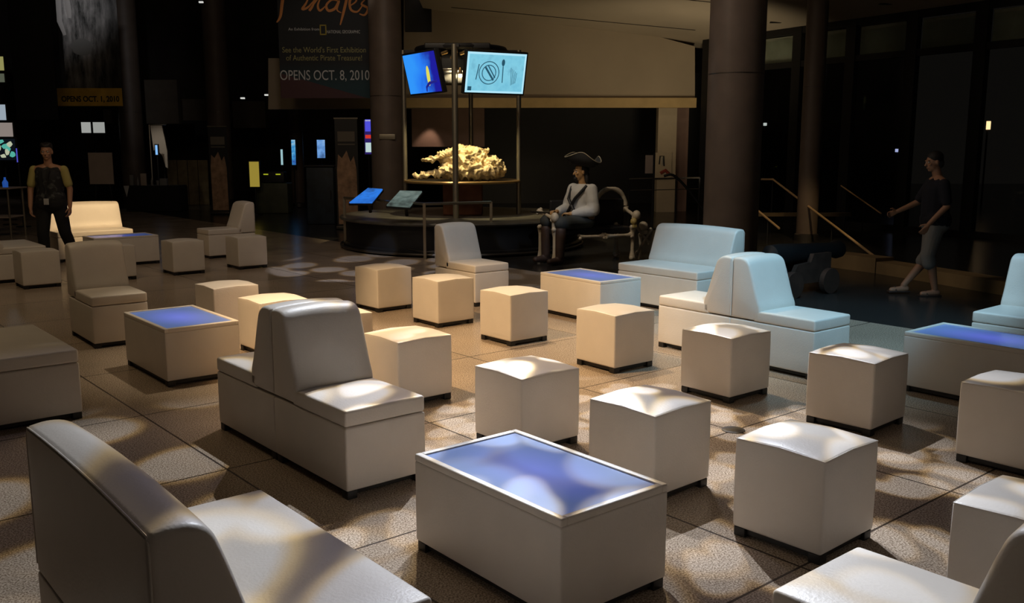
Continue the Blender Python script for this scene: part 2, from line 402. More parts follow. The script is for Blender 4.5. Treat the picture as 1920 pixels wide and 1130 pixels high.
column(1519, 18.3, 0.40, 'slim dark column to the right of the thick stone column', colm2)
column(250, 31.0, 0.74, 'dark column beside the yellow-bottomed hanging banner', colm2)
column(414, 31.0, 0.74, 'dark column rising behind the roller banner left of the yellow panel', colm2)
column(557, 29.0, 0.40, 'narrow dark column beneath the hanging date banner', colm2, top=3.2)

# square pier under the tan band
t = thing('square_pier', 'pale square pier under the right end of the tan wall band', 'column', at(1245, 400, 26.7)*1.0)
t.location.z = 0
bm = B(); box(bm, (0, 0, 1.5), (0.52, 0.4, 3.0)); obj('shaft', bm, pale, t)
bm = B(); box(bm, (0.46, 0.16, 1.5), (0.38, 0.1, 3.0)); obj('side_panel', bm, pinkstone, t)

# ------------------------------------------------------------------ upholstered furniture
def make_feet(parent, L_, W_, h=0.045, inset=0.036, s=0.06):
    bm = B(); box(bm, (0, 0, h/2+0.008), (L_-0.05, W_-0.05, h-0.012)); obj('plinth', bm, blackfoot, parent)
    for sx in (-1, 1):
        for sy in (-1, 1):
            bm = B(); rbox(bm, (sx*(L_/2-inset), sy*(W_/2-inset), h/2), (s, s, h), 0.005)
            obj('foot', bm, blackfoot, parent)
def make_ottoman():
    t = thing('ottoman', '', 'ottoman')
    s = 0.46; z0, z1 = 0.045, 0.474
    def wp(v):
        k = max(0, (v.z)/( (z1-z0)/2)); k = k**6
        b = (1-(v.x/(s/2))**2)*(1-(v.y/(s/2))**2)
        side = 1 - (2*v.z/(z1-z0))**2
        e = 1 - max(0, abs(v.x*v.y)/(s*s/4))
        v = v.copy(); v.x *= 1+0.008*side; v.y *= 1+0.008*side
        v.z += k*0.020*max(0, b) + k*0.010*e
        return v
    bm = B(); rbox(bm, (0, 0, (z0+z1)/2), (s, s, z1-z0), 0.014, (10, 10, 8), wp); obj('cover', bm, leather, t)
    # stitched welt round the top edge
    bm = B(); pts = []
    n = 12; hh = s/2-0.004
    loop = [(-hh+2*hh*i/n, -hh) for i in range(n)] + [(hh, -hh+2*hh*i/n) for i in range(n)] + [(hh-2*hh*i/n, hh) for i in range(n)] + [(-hh, hh-2*hh*i/n) for i in range(n+1)]
    for x, y in loop:
        e = 1-abs(x*y)/(s*s/4)
        pts.append((x, y, z1-0.004+0.010*max(0, e)))
    tube(bm, pts, 0.0028, 6, False); obj('welt', bm, leather, t)
    make_feet(t, s, s)
    return t
def profile_mesh(bm, prof, w, r, crown=None):
    """extrude a closed side profile (x, z) across width w with rounded flanks"""
    n = len(prof); P = [Vector((x, z)) for x, z in prof]
    area_ = sum(P[i].x*P[(i+1) % n].y - P[(i+1) % n].x*P[i].y for i in range(n))
    sg = 1 if area_ > 0 else -1
    nor = []
    for i in range(n):
        d1 = (P[i]-P[i-1]).normalized(); d2 = (P[(i+1) % n]-P[i]).normalized()
        n1 = Vector((-d1.y, d1.x))*sg; n2 = Vector((-d2.y, d2.x))*sg
        v = (n1+n2); v = v.normalized() / max(0.5, v.normalized().dot(n1)) if v.length > 1e-6 else n1
        nor.append(v)
    st = []
    for a_ in (0, 30, 60, 90): st.append((-w/2 + r*(1-math.cos(R(a_))), r*(1-math.sin(R(a_)))))
    mid = [(-w/2 + r + (w-2*r)*k/12, 0) for k in range(1, 12)]
    sts = st + mid + [(-y, i_) for y, i_ in reversed(st)]
    rings = []
    for y, ins in sts:
        ring = []
        for p, v in zip(P, nor):
            q = p + v*ins; x, z = q.x, q.y
            if crown: x, z = crown(x, y, z)
            ring.append(bm.verts.new((x, y, z)))
        rings.append(ring)
    for a_, b_ in zip(rings, rings[1:]):
        for k in range(n): bm.faces.new((a_[k], b_[k], b_[(k+1) % n], a_[(k+1) % n]))
    bm.faces.new(rings[0]); bm.faces.new(rings[-1][::-1])
def smooth_curve(pts, n=6):
    out = []
    for i in range(len(pts)-1):
        p0 = pts[max(i-1, 0)]; p1 = pts[i]; p2 = pts[i+1]; p3 = pts[min(i+2, len(pts)-1)]
        for k in range(n):
            t = k/n
            out.append(tuple(0.5*((2*b)+(-a_+c)*t+(2*a_-5*b+4*c-d)*t*t+(-a_+3*b-3*c+d)*t*t*t) for a_, b, c, d in zip(p0, p1, p2, p3)))
    out.append(pts[-1]); return out
def make_seat(name, w, cat):
    """armless upholstered seat; back plane at x=0, facing +x"""
    t = thing(name, '', cat)
    d, zs, zt = 0.816, 0.475, 0.895
    z0 = 0.045; zc = 0.385
    bm = B(); rbox(bm, (d/2, 0, (z0+zc)/2), (d, w, zc-z0), 0.012, (6, 6, 3)); obj('base', bm, leather, t)
    xs = 0.285
    def wp(v):
        v = v.copy(); k = max(0, v.z/((zs-zc)/2))**4
        v.z += k*0.012*(1-(2*v.y/w)**4)*(1-(v.x/((d-xs+.05)/2))**4)
        return v
    cx = (xs-0.05+d)/2
    bm = B(); rbox(bm, (cx, 0, (zc+zs)/2+0.002), (d-xs+0.05, w, zs-zc-0.002), 0.016, (8, 8, 2), wp); obj('seat_cushion', bm, leather, t)
    front = smooth_curve([(0.300, zc+0.01), (0.296, zs+0.02), (0.262, 0.58), (0.222, 0.70), (0.188, 0.80), (0.160, 0.862), (0.115, 0.893), (0.06, 0.900), (0.012, 0.893)], 4)
    prof = front + [(0.0, 0.880), (0.0, 0.6), (0.0, zc+0.01)]
    def crown(x, y, z):
        k = max(0, (z-0.6)/0.3); e = 1-(2*y/w)**2
        u = max(0, 1-abs(2*y/w)**6)
        f = x/0.3
        return x + 0.012*e*f*min(1, (z-zc)/0.1), y, z + 0.016*k*e - 0.0*u
    def cr(x, y, z):
        x2, y2, z2 = crown(x, y, z); return x2, z2
    bm = B(); profile_mesh(bm, prof, w, 0.022, lambda x, y, z: cr(x, y, z)); obj('backrest', bm, leather, t)
    bm = B(); hw = w/2-0.002   # welt along the back edge
    pts = [(0.003, -hw, 0.41), (0.003, -hw, 0.86), (0.006, -hw+0.015, 0.885)] + [(0.004, -hw+0.02+(2*hw-0.04)*k/10, 0.888+0.016*(1-((-hw+0.02+(2*hw-0.04)*k/10)/hw)**2)) for k in range(11)] + [(0.006, hw-0.015, 0.885), (0.003, hw, 0.86), (0.003, hw, 0.41)]
    tube(bm, pts, 0.003, 6); obj('welt', bm, leather, t)
    bm = B(); box(bm, (d/2, 0, 0.03), (d-0.08, w-0.08, 0.034)); obj('plinth', bm, blackfoot, t)
    for sx in (0.035, d-0.035):
        for sy in (-1, 1):
            bm = B(); rbox(bm, (sx, sy*(w/2-0.035), 0.0225), (0.06, 0.06, 0.045), 0.005); obj('foot', bm, blackfoot, t)
    return t
def make_table(strength=1.0, seed=0):
    t = thing('coffee_table', '', 'table')
    L_, W_, H_ = 0.97, 0.59, 0.45; fr = 0.035
    bm = B(); z0 = 0.045
    rbox(bm, (0, 0, (z0+H_-0.03)/2), (L_, W_, H_-0.03-z0), 0.010, (2, 2, 2)); obj('body', bm, leather, t)
    for s_ in (-1, 1):
        bm = B(); rbox(bm, (0, s_*(W_/2-fr/2), H_-0.016), (L_, fr, 0.034), 0.009, (2, 1, 1)); obj('rim', bm, leather, t)
        bm = B(); rbox(bm, (s_*(L_/2-fr/2), 0, H_-0.016), (fr, W_-2*fr+0.01, 0.034), 0.009, (1, 2, 1)); obj('rim', bm, leather, t)
    bm = B(); box(bm, (0, 0, H_-0.012), (L_-2*fr+0.004, W_-2*fr+0.004, 0.010)); obj('glass_top', bm, glow_top('lit_glass', L_-2*fr, W_-2*fr, strength, seed), t)
    make_feet(t, L_, W_)
    return t
def place(t, x, y, deg, label, group=None):
    t.location = (x, y, 0); t.rotation_euler = (0, 0, R(deg)); t['label'] = label
    if group: t['group'] = group
    return t

def corner(x, y, deg=40.0, s=0.46):   # front corner -> centre
    a_ = R(deg); return x + s/2*(math.cos(a_)-math.sin(a_)), y + s/2*(math.sin(a_)+math.cos(a_))
OT = [
 ((1.339, 3.794), 41.3, 'largest white cube ottoman in front, its top half brightly lit', 'cube ottomans in the front row'),
 ((0.716, 4.475), 41.2, 'white cube ottoman with four bright light spots on top, right behind the front glass table', 'cube ottomans in the front row'),
 ((0.057, 5.227), 39.0, 'white cube ottoman with spotted top just behind the far corner of the front glass table', 'cube ottomans in the front row'),
 ((2.255, 5.622), 42.0, 'white cube ottoman behind the largest cube, left of the right-hand glass table', 'cube ottomans in the middle row'),
 ((1.545, 6.391), 38.8, 'white cube ottoman in front of the blue-lit back-to-back seats', 'cube ottomans in the middle row'),
 ((0.823, 7.279), 38.5, 'white cube ottoman nearest in front of the small far glass table, beside the back-to-back seats', 'cube ottomans in the middle row'),
 ((-0.014, 8.323), 39.3, 'warm-lit white cube ottoman in the middle of the diagonal row', 'cube ottomans in the middle row'),
 ((-0.747, 9.209), 39.8, 'warm-lit white cube ottoman directly in front of the single chair by the exhibit', 'cube ottomans in the middle row'),
 ((-1.480, 10.099), 41.4, 'warm-lit white cube ottoman at the far end of the long diagonal row', 'cube ottomans in the middle row'),
 ((-2.84, 8.72), 40, 'white cube ottoman standing just behind the left violet-lit table', 'cube ottomans behind the big back-to-back seats'),
 ((-2.17, 7.87), 40, 'white cube ottoman with a cream top, half hidden left of the high backrest', 'cube ottomans behind the big back-to-back seats'),
 ((-1.49, 7.17), 40, 'white cube ottoman almost fully hidden behind the high backrest, only its right edge showing', 'cube ottomans behind the big back-to-back seats'),
 ((-0.785, 6.25), 40, 'white cube ottoman touching the right outline of the high backrest', 'cube ottomans behind the big back-to-back seats'),
 ((2.87, 4.83), 40, 'white cube ottoman at the right edge in front of the long lit table', 'cube ottomans at the right edge'),
 ((1.97, 3.00), 41, 'white cube ottoman low at the right edge, half hidden by a nearer backrest', 'cube ottomans at the right edge'),
 ((-6.28, 11.80), 40, 'dim white cube ottoman in front of the standing man', 'cube ottomans far left'),
 ((-5.56, 12.48), 40, 'dim white cube ottoman mostly hidden behind the left single chair', 'cube ottomans far left'),
 ((-4.82, 13.12), 40, 'dim white cube ottoman right of the far left coffee table', 'cube ottomans far left'),
 ((-4.08, 13.77), 40, 'dim white cube ottoman in front of the far single chair seen from its side', 'cube ottomans far left'),
]
proto = make_ottoman()
for i, (c0, dg, lab, grp) in enumerate(OT):
    o = proto if i == 0 else copy_tree(proto)
    x, y = corner(*c0, dg); place(o, x, y, dg, lab, grp)

U50 = Vector((math.cos(R(-50)), math.sin(R(-50)), 0)); V40 = Vector((math.cos(R(40)), math.sin(R(40)), 0))
chair = make_seat('armless_chair', 0.494, 'chair')
def near_side(x, y, deg, w=0.494):   # origin given at the near side -> centre line
    a_ = R(deg); return x - math.sin(a_)*w/2, y + math.cos(a_)*w/2
CH = [
 (*near_side(-1.373, 5.182, -50.1), -50.1, 'front half of the big back-to-back seats, facing the front glass table', 'back-to-back white seats'),
 (*near_side(-1.373, 5.182, -50.1), 129.9, 'rear half of the big back-to-back seats, facing the violet-lit table', 'back-to-back white seats'),
 (*near_side(1.841, 7.701, -51.7), -51.7, 'right half of the blue-lit back-to-back seats, seat facing the right', 'back-to-back white seats'),
 (*near_side(1.841, 7.701, -51.7), 128.3, 'left half of the blue-lit back-to-back seats, seat towards the far loveseat', 'back-to-back white seats'),
 (*near_side(-4.29, 8.863, -51.5), -51.5, 'single white chair in dim light behind the left violet-lit table', 'single white chairs'),
 (*near_side(-0.93, 11.12, -51.5), -51.5, 'single white chair in front of the round exhibit, warm flank and grey front', 'single white chairs'),
 (-4.50, 15.87, 220, 'far single chair with a tall narrow back, seen from its side, beyond the small cubes', 'single white chairs'),
 (1.500, 2.17, 130, 'white chair at the bottom right corner, its dark rounded backrest nearest the lens', 'single white chairs'),
]
for i, (x, y, dg, lab, grp) in enumerate(CH):
    o = chair if i == 0 else copy_tree(chair)
    place(o, x, y, dg, lab, grp)
sofa = make_seat('loveseat', 1.17, 'sofa')
SF = [
 (-1.235, 2.510, 40, 'white loveseat in the bottom left foreground, seen over its backrest', 'white loveseats'),
 (-3.89, 5.97, 40, 'dim white loveseat at the left edge, only its seat showing behind the foreground one', 'white loveseats'),
 (-7.41, 12.64, 40, 'dim white loveseat far left, just its seat corner showing beside the man', 'white loveseats'),
 (-7.27, 15.66, -50, 'brightly amber-lit white loveseat behind the standing man', 'white loveseats'),
 (2.24, 10.86, 220, 'blue-lit white loveseat with its whole front in view, beside the bone bench', 'white loveseats'),
 (4.78, 7.58, 220, 'pale teal loveseat cut off by the right edge behind the long lit table', 'white loveseats'),
]
for i, (x, y, dg, lab, grp) in enumerate(SF):
    o = sofa if i == 0 else copy_tree(sofa)
    place(o, x, y, dg, lab, grp)
TB = [
 (0.10, 3.79, -50.5, 'large white block table in front with pale blue lit glass top', 0.55),
 (-2.70, 7.42, -50.5, 'white block table with violet-blue lit top, left of the big back-to-back seats', 0.75),
 (0.84, 9.94, -52.5, 'white block table with small blue top between the cubes and the blue-lit loveseat', 0.6),
 (3.457, 6.594, -51, 'white block table with blue lit top running out of the right edge', 0.7),
 (-6.13, 14.51, 40, 'far white block table in front of the amber-lit loveseat', 0.35),
]
for i, (x, y, dg, lab, st) in enumerate(TB):
    place(make_table(st, i), x, y, dg, lab, 'lit white block tables')

# ------------------------------------------------------------------ round exhibit
EX, EY = at(866, 300, 17.5).x, 17.5
t = thing('round_plinth', 'low round black exhibit plinth behind the metal guard rail', 'plinth', (EX, EY, 0))
bm = B(); lathe(bm, [(2.22, 0.02), (2.22, 0.10), (2.16, 0.12), (2.16, 0.52)], seg=64); obj('drum', bm, black, t)
bm = B(); lathe(bm, [(2.26, 0.52), (2.28, 0.545), (2.26, 0.57), (2.1, 0.575)], seg=64); obj('top_rim', bm, mat('grey_rim', (0.12, 0.115, 0.10), 0.35, 0.3, var=0.3, vscale=3), t)
bm = B()
tube(bm, [(2.26*math.cos(2*PI*k/64), 2.26*math.sin(2*PI*k/64), 0.05) for k in range(65)], 0.022, 8, False); obj('foot_rail', bm, darksteel, t)

# guard rail: posts and rails
RP = [ground(648, 463), ground(797, 485.5), ground(921, 479), Vector((0.75, 15.9, 0)), Vector((1.2, 17.0, 0))]
t = thing('guard_rail', 'thin metal guard rail around the round exhibit plinth', 'railing', RP[1])
o0 = RP[1]
for k, p in enumerate(RP[:3]):
    bm = B(); q = p-o0; box(bm, q+Vector((0, 0, 0.455)), (0.045, 0.045, 0.91)); obj('post', bm, steel, t)
bm = B(); tube(bm, [p-o0+Vector((0, 0, 0.90)) for p in RP[:3]], 0.024, 8); obj('top_rail', bm, steel, t)
bm = B(); tube(bm, [RP[0]-o0+Vector((0, 0, 0.12)), RP[1]-o0+Vector((0, 0, 0.12)), RP[2]-o0+Vector((0, 0, 0.12))], 0.012, 8); obj('bottom_rail', bm, darksteel, t)

# display tower
t = thing('display_tower', 'open steel tower of poles carrying two video screens and a ring shelf', 'display stand', (EX, EY, 0.575))
zt = 3.66-0.575
rr = 1.06
for ang in (180, 0, -93, 83):
    bm = B(); x, y = rr*math.cos(R(ang)), rr*math.sin(R(ang))
    tube(bm, [(x, y, 0), (x, y, zt-0.1)], 0.045 if ang != -93 else 0.055, 12); obj('pole', bm, steel, t)
bm = B(); n = 48
tube(bm, [(rr*math.cos(2*PI*k/n), rr*math.sin(2*PI*k/n), 1.19-0.575) for k in range(n+1)], 0.026, 8, False); obj('shelf_ring', bm, brass, t)
bm = B(); lathe(bm, [(rr-0.02, 0), (rr-0.02, 0.02)], (0, 0, 1.18-0.575), 48); obj('shelf_disc', bm, darksteel, t)
bm = B(); r8 = 0.80
tube(bm, [(r8*math.cos(2*PI*k/n), r8*math.sin(2*PI*k/n), zt-0.1) for k in range(n+1)], 0.05, 8, False)
for k in range(4): box(bm, (0.93*math.cos(k*PI/2), 0.93*math.sin(k*PI/2), zt-0.12), (0.34 if k % 2 == 0 else 0.05, 0.05 if k % 2 == 0 else 0.34, 0.05))
tube(bm, [(r8*math.cos(2*PI*k/n), r8*math.sin(2*PI*k/n), zt-0.55) for k in range(n+1)], 0.03, 8, False); obj('top_ring', bm, black, t)
bm = B(); rbox(bm, (-0.02, -0.35, zt-0.10), (1.15, 0.9, 0.10), 0.02); rbox(bm, (-0.05, -0.15, zt-0.62), (0.7, 0.5, 0.08), 0.02)
rbox(bm, (-0.10, -0.35, zt-0.42), (0.44, 0.5, 0.62), 0.02)
obj('equipment_rack', bm, black, t)
bm = B()
for k in range(4): tube(bm, [(-0.28+0.16*k, -0.95, zt-0.25-0.08*(k % 2)), (-0.18+0.16*k, -1.0, zt-0.22)], 0.03, 8)
obj('clamp', bm, brass, t)
bm = B(); tube(bm, [(-0.42, -1.0, zt-0.52), (0.0, -1.05, zt-0.52)], 0.02, 8); obj('bracket', bm, steel, t)
# terracotta pedestal under the shelf disc
bm = B(); rbox(bm, (EX+0.02, EY, 0.575+0.29), (0.72, 0.6, 0.58), 0.02); tag(obj('pedestal', bm, terra), 'reddish brown block pedestal under the lit specimen shelf', 'pedestal')
# lamp in the tower lighting the specimen
t2 = thing('tower_lamp', 'small bright bare lamp hanging between the two video screens', 'lamp', at(863, 142, 16.38))
bm = B(); ball(bm, (0, 0, 0), 0.035, 2); obj('bulb', bm, emis('bulb_glow', (1, 0.9, 0.65), 6.0), t2)
bm = B(); lathe(bm, [(0.03, 0.03), (0.036, 0.06), (0.02, 0.14)], seg=16); obj('socket', bm, brass, t2)
spot('specimen_lamp', (EX-0.05, EY-0.95, 3.3), (EX+0.02, EY, 1.3), 330, (1.0, 0.80, 0.42), 84, 0.3, 0.03)

# voxel union helper for organic shapes
def capsule(bm, a_, b_, ra, rb, seg=14):
    a_, b_ = Vector(a_), Vector(b_); d = b_-a_; L_ = max(d.length, 1e-5); d = d/L_
    up = d.orthogonal().normalized(); s_ = d.cross(up)
    rings = []
    prof = [(-ra*math.cos(R(q)), ra*math.sin(R(q))) for q in (15, 40, 65, 90)] + [(L_+rb*math.sin(R(q)), rb*math.cos(R(q))) for q in (0, 25, 50, 75)]
    for z, r in prof:
        rings.append([bm.verts.new(a_ + d*z + (up*math.cos(2*PI*k/seg)+s_*math.sin(2*PI*k/seg))*r) for k in range(seg)])
    for p, q in zip(rings, rings[1:]):
        for k in range(seg): bm.faces.new((p[k], p[(k+1) % seg], q[(k+1) % seg], q[k]))
    bm.faces.new(rings[0][::-1]); bm.faces.new(rings[-1])
def ell(bm, c, r, rot=None):
    m = Matrix.Translation(Vector(c)) @ (rot.to_4x4() if rot else Matrix.Identity(4)) @ Matrix.Diagonal((*r, 1))
    bmesh.ops.create_icosphere(bm, subdivisions=3, radius=1, matrix=m)
def fuse(name, bm, voxel, m, parent=None, smooth=2, disp=None):
    bmesh.ops.recalc_face_normals(bm, faces=bm.faces)
    me = bpy.data.meshes.new(name+'_src'); bm.to_mesh(me); bm.free()
    o = bpy.data.objects.new(name+'_src', me); COL.objects.link(o)
    r = o.modifiers.new('r', 'REMESH'); r.mode = 'VOXEL'; r.voxel_size = voxel
    if smooth:
        s_ = o.modifiers.new('s', 'SMOOTH'); s_.factor = 0.5; s_.iterations = smooth
    bpy.context.view_layer.update()
    dg = bpy.context.evaluated_depsgraph_get()
    me2 = bpy.data.meshes.new_from_object(o.evaluated_get(dg)); bpy.data.objects.remove(o); bpy.data.meshes.remove(me)
    if disp:
        ns = [v.normal.copy() for v in me2.vertices]
        for v, n_ in zip(me2.vertices, ns): v.co += n_*disp(v.co)
    me2.name = name; me2.materials.clear(); me2.materials.append(m)
    for p in me2.polygons: p.use_smooth = True
    q = bpy.data.objects.new(name, me2); COL.objects.link(q)
    if parent: q.parent = parent
    return q

# craggy specimen on the shelf: tall ridged dome with a pointed snout and a lower jaw
bm = B(); random.seed(11)
ell(bm, (0.18, 0, 0.16), (0.62, 0.42, 0.20)); ell(bm, (0.10, -0.02, 0.32), (0.42, 0.34, 0.26)); ell(bm, (0.38, 0, 0.22), (0.38, 0.32, 0.20)); ell(bm, (-0.02, 0, 0.46), (0.20, 0.2, 0.14))
capsule(bm, (-0.10, -0.18, 0.42), (-0.42, -0.22, 0.40), 0.13, 0.07); capsule(bm, (-0.42, -0.22, 0.40), (-0.70, -0.24, 0.33), 0.07, 0.025)
capsule(bm, (-0.10, -0.18, 0.13), (-0.50, -0.2, 0.10), 0.11, 0.05); capsule(bm, (-0.50, -0.2, 0.10), (-0.86, -0.2, 0.06), 0.05, 0.03)
for k in range(16):
    a_ = random.uniform(PI, 2*PI); e_ = random.uniform(0.1, 1.2)
    x, y, z = 0.16+0.56*math.cos(a_)*math.cos(e_), 0.40*math.sin(a_)*math.cos(e_), 0.06+0.50*math.sin(e_)
    capsule(bm, (x, y, z), (x+random.uniform(-.12, .12), y, z-random.uniform(0.03, .12)), 0.05, 0.03, 8)
for x, h_ in ((-0.22, .58), (-0.30, .50), (0.05, .62)): capsule(bm, (x, -0.1, .40), (x-0.03, -0.12, h_), 0.04, 0.015, 8)
def dsp(p):
    q = p + noise.noise_vector(p*4.0)*0.12
    r1 = 1-abs(noise.noise(q*6.5))*2.2; r2 = 1-abs(noise.noise(q*15.0))*2.0
    return 0.075*(r1-0.55) + 0.030*(r2-0.4)
rockm = mat('gold_lit_fossil_stone', (0.66, 0.52, 0.30), 0.7, var=0.55, vscale=8, bump=0.6, bscale=30)
o = fuse('fossil_specimen', bm, 0.013, rockm, None, 0, dsp)
o.location = (EX+0.02, EY-0.15, 1.235)
tag(o, 'craggy gold-lit fossil-like specimen with a pointed snout on the ring shelf', 'specimen')

def video_screen(px, py, Y, heading, w, h, label, build, frame=0.03):
    """screen with its picture; heading = compass angle its face looks at"""
    t = thing('video_screen', label, 'screen', at(px, py, Y), R(heading+90))
    tilt = bpy.data.objects.new('x', None)
    bpy.data.objects.remove(tilt)
    q = Matrix.Rotation(R(13), 3, 'X')   # lean the top towards the viewer
    def sub(name, bm_, m_): o_ = obj(name, bm_, m_, t); o_.rotation_euler = (R(13), 0, 0); return o_
    bm = B(); rbox(bm, (0, 0.045, 0), (w+2*frame, 0.09, h+2*frame), 0.01); sub('housing', bm, black)
    build(sub, w, h)
    bm = B(); tube(bm, [(0, 0.09, 0), (0, 0.30, 0.02)], 0.04, 10); sub('bracket', bm, black)
    return t
def grad(name, c0, c1, c2, ax, k, s=1.0, nscale=2.0):
    m, N, L, b = new_mat(name); b.inputs['Base Color'].default_value = (0.01, 0.01, 0.01, 1); b.inputs['Roughness'].default_value = 0.3
    tc = N.new('ShaderNodeTexCoord'); sp = N.new('ShaderNodeSeparateXYZ'); L.new(tc.outputs['Object'], sp.inputs[0])
    n = N.new('ShaderNodeTexNoise'); n.inputs['Scale'].default_value = nscale; n.inputs['Detail'].default_value = 5; L.new(tc.outputs['Object'], n.inputs['Vector'])
    a_ = N.new('ShaderNodeMath'); a_.operation = 'MULTIPLY_ADD'; L.new(sp.outputs[ax], a_.inputs[0]); a_.inputs[1].default_value = k; a_.inputs[2].default_value = 0.0
    d = N.new('ShaderNodeMath'); d.operation = 'ADD'; L.new(a_.outputs[0], d.inputs[0]); L.new(n.outputs['Fac'], d.inputs[1])
    r = N.new('ShaderNodeValToRGB'); L.new(d.outputs[0], r.inputs[0])
    e = r.color_ramp.elements; e[0].position = 0.2; e[0].color = (*c0, 1); e[1].position = 0.85; e[1].color = (*c2, 1)
    m_ = e.new(0.55); m_.color = (*c1, 1)
    L.new(r.outputs[0], b.inputs['Emission Color']); b.inputs['Emission Strength'].default_value = s
    return m
scr_blue = grad('deep_blue_picture', (0.03, 0.30, 0.95), (0.02, 0.20, 0.90), (0.01, 0.01, 0.32), 0, 0.9)
scr_cyan = grad('cyan_picture', (0.16, 0.50, 0.68), (0.22, 0.60, 0.76), (0.14, 0.40, 0.55), 2, 0.25, 1.0, 6)
scr_edge = emis('pale_cyan_border', (0.45, 0.80, 0.95), 1.0)
ink = emis('dark_teal_drawing', (0.02, 0.10, 0.16), 0.8); yel = emis('yellow_shape', (0.75, 0.70, 0.10), 1.0); navy = emis('navy_shape', (0.01, 0.01, 0.22), 1.0)
def pic_fish(sub, w, h):
    bm = B(); box(bm, (0, -0.002, 0), (w, 0.004, h)); sub('picture', bm, scr_blue)
    bm = B(); pts = [(w*0.19+0.055*math.sin(a_)*1.0+0.02*math.cos(a_), -0.008, -0.06+0.17*math.cos(a_)) for a_ in [2*PI*k/20 for k in range(20)]]; poly(bm, pts, 0.003); sub('yellow_fish', bm, yel)
    bm = B(); tube(bm, [(w*0.06, -0.006, -h/2+0.02), (w*0.08, -0.006, -h*0.36), (w*0.2, -0.006, -h*0.26), (w*0.42, -0.006, -h*0.24)], [0.012, 0.02, 0.028, 0.02], 6)
    sub('dark_shape', bm, navy)
def pic_plate(sub, w, h):
    bm = B(); box(bm, (0, -0.002, 0), (w, 0.004, h)); sub('picture_border', bm, scr_edge)
    bm = B(); box(bm, (0, -0.005, 0), (w*0.94, 0.004, h*0.90)); sub('picture', bm, scr_cyan)
    bm = B()
    for r_ in (0.19, 0.13): tube(bm, [(-0.14+r_*math.cos(2*PI*k/28), -0.009, 0.0+r_*math.sin(2*PI*k/28)) for k in range(29)], 0.008, 5, False)
    tube(bm, [(-0.22, -0.009, 0.10), (-0.05, -0.009, -0.12)], 0.02, 5); tube(bm, [(-0.17, -0.009, 0.13), (-0.02, -0.009, -0.08)], 0.012, 5)
    tube(bm, [(-0.38, -0.009, -0.12), (-0.34, -0.009, 0.14)], 0.009, 5)
    tube(bm, [(0.13, -0.009, -0.16), (0.12, -0.009, 0.12)], 0.009, 5); ball(bm, (0.12, -0.009, 0.18), 0.04, 2, (0.8, 0.2, 1.5))
    for k in range(5): tube(bm, [(0.30+0.02*k, -0.009, -0.2+0.01*k), (0.28+0.03*k, -0.009, 0.1-0.02*k)], 0.004, 5)
    sub('table_setting_drawing', bm, ink)
    bm = B(); box(bm, (-w*0.43, -0.009, -h*0.40), (0.07, 0.003, 0.07)); sub('corner_badge', bm, ink)
video_screen(791, 137, 16.62, -146, 1.13, 0.68, 'left tilted screen of the tower showing deep blue water and a yellow shape', pic_fish)
video_screen(930, 137, 16.42, -62, 1.13, 0.68, 'right tilted screen of the tower showing a pale cyan picture of a plate and spoon', pic_plate)

def touch_panel(pxs, lab, m_):
    ps = [at(px, py, Y) for px, py, Y in pxs]; c = sum(ps, Vector())/4
    t = thing('touch_panel', lab, 'screen', c)
    n_ = (ps[1]-ps[0]).cross(ps[3]-ps[0]).normalized()
    if n_.z < 0: n_ = -n_
    bm = B(); poly(bm, [p-c for p in ps], -0.02, n_); obj('picture', bm, m_, t)
    bm = B(); poly(bm, [(p-c)*1.06-n_*0.022 for p in ps], -0.03, n_); obj('housing', bm, black, t)
    bm = B(); tube(bm, [-n_*0.05, (0.02, 0.12, -0.30)], 0.03, 8); obj('arm', bm, darksteel, t)
touch_panel([(655, 379, 15.9), (697, 379, 15.75), (717, 354, 16.2), (690, 352, 16.35)], 'tilted blue-lit touch panel on the left end of the guard rail', grad('blue_panel_picture', (0.02, 0.12, 0.5), (0.03, 0.22, 0.85), (0.02, 0.05, 0.14), 1, 0.3, 0.9, 6))
touch_panel([(725, 384, 15.35), (768, 387, 15.2), (791, 358, 15.75), (750, 357, 15.9)], 'tilted grey-green information panel on the guard rail beside the blue one', grad('grey_panel_picture', (0.04, 0.05, 0.045), (0.14, 0.19, 0.17), (0.24, 0.30, 0.27), 1, 0.3, 0.8, 8))

# ------------------------------------------------------------------ figures
def hand(bm, wrist, d, palm_n, s=1.0, curl=0.5, side=1):
    """palm and five fingers. d = direction of fingers, palm_n = palm facing, side flips the thumb"""
    wrist = Vector(wrist); d = Vector(d).normalized(); n_ = Vector(palm_n); n_ = (n_-d*n_.dot(d)).normalized(); u = d.cross(n_)*side
    pc = wrist + d*0.085*s
    for k in (-1, 0, 1): capsule(bm, wrist+d*0.01*s, pc+u*0.022*k*s, 0.022*s, 0.016*s)
    for k, ln in zip((-1.5, -0.5, 0.5, 1.5), (0.060, 0.078, 0.082, 0.072)):
        a0 = pc+u*0.021*k*s; a1 = a0+(d*math.cos(curl*0.6)+n_*math.sin(curl*0.6))*ln*0.5*s; a2 = a1+(d*math.cos(curl*1.6)+n_*math.sin(curl*1.6))*ln*0.5*s
        capsule(bm, a0, a1, 0.0095*s, 0.0088*s, 8); capsule(bm, a1, a2, 0.0088*s, 0.0075*s, 8)
    b0 = wrist+d*0.03*s+u*0.028*s; b1 = b0+(d*0.6+u*0.7+n_*0.3).normalized()*0.045*s; b2 = b1+(d*0.9+u*0.2+n_*0.35).normalized()*0.032*s
    capsule(bm, b0, b1, 0.013*s, 0.0105*s, 8); capsule(bm, b1, b2, 0.0105*s, 0.009*s, 8)
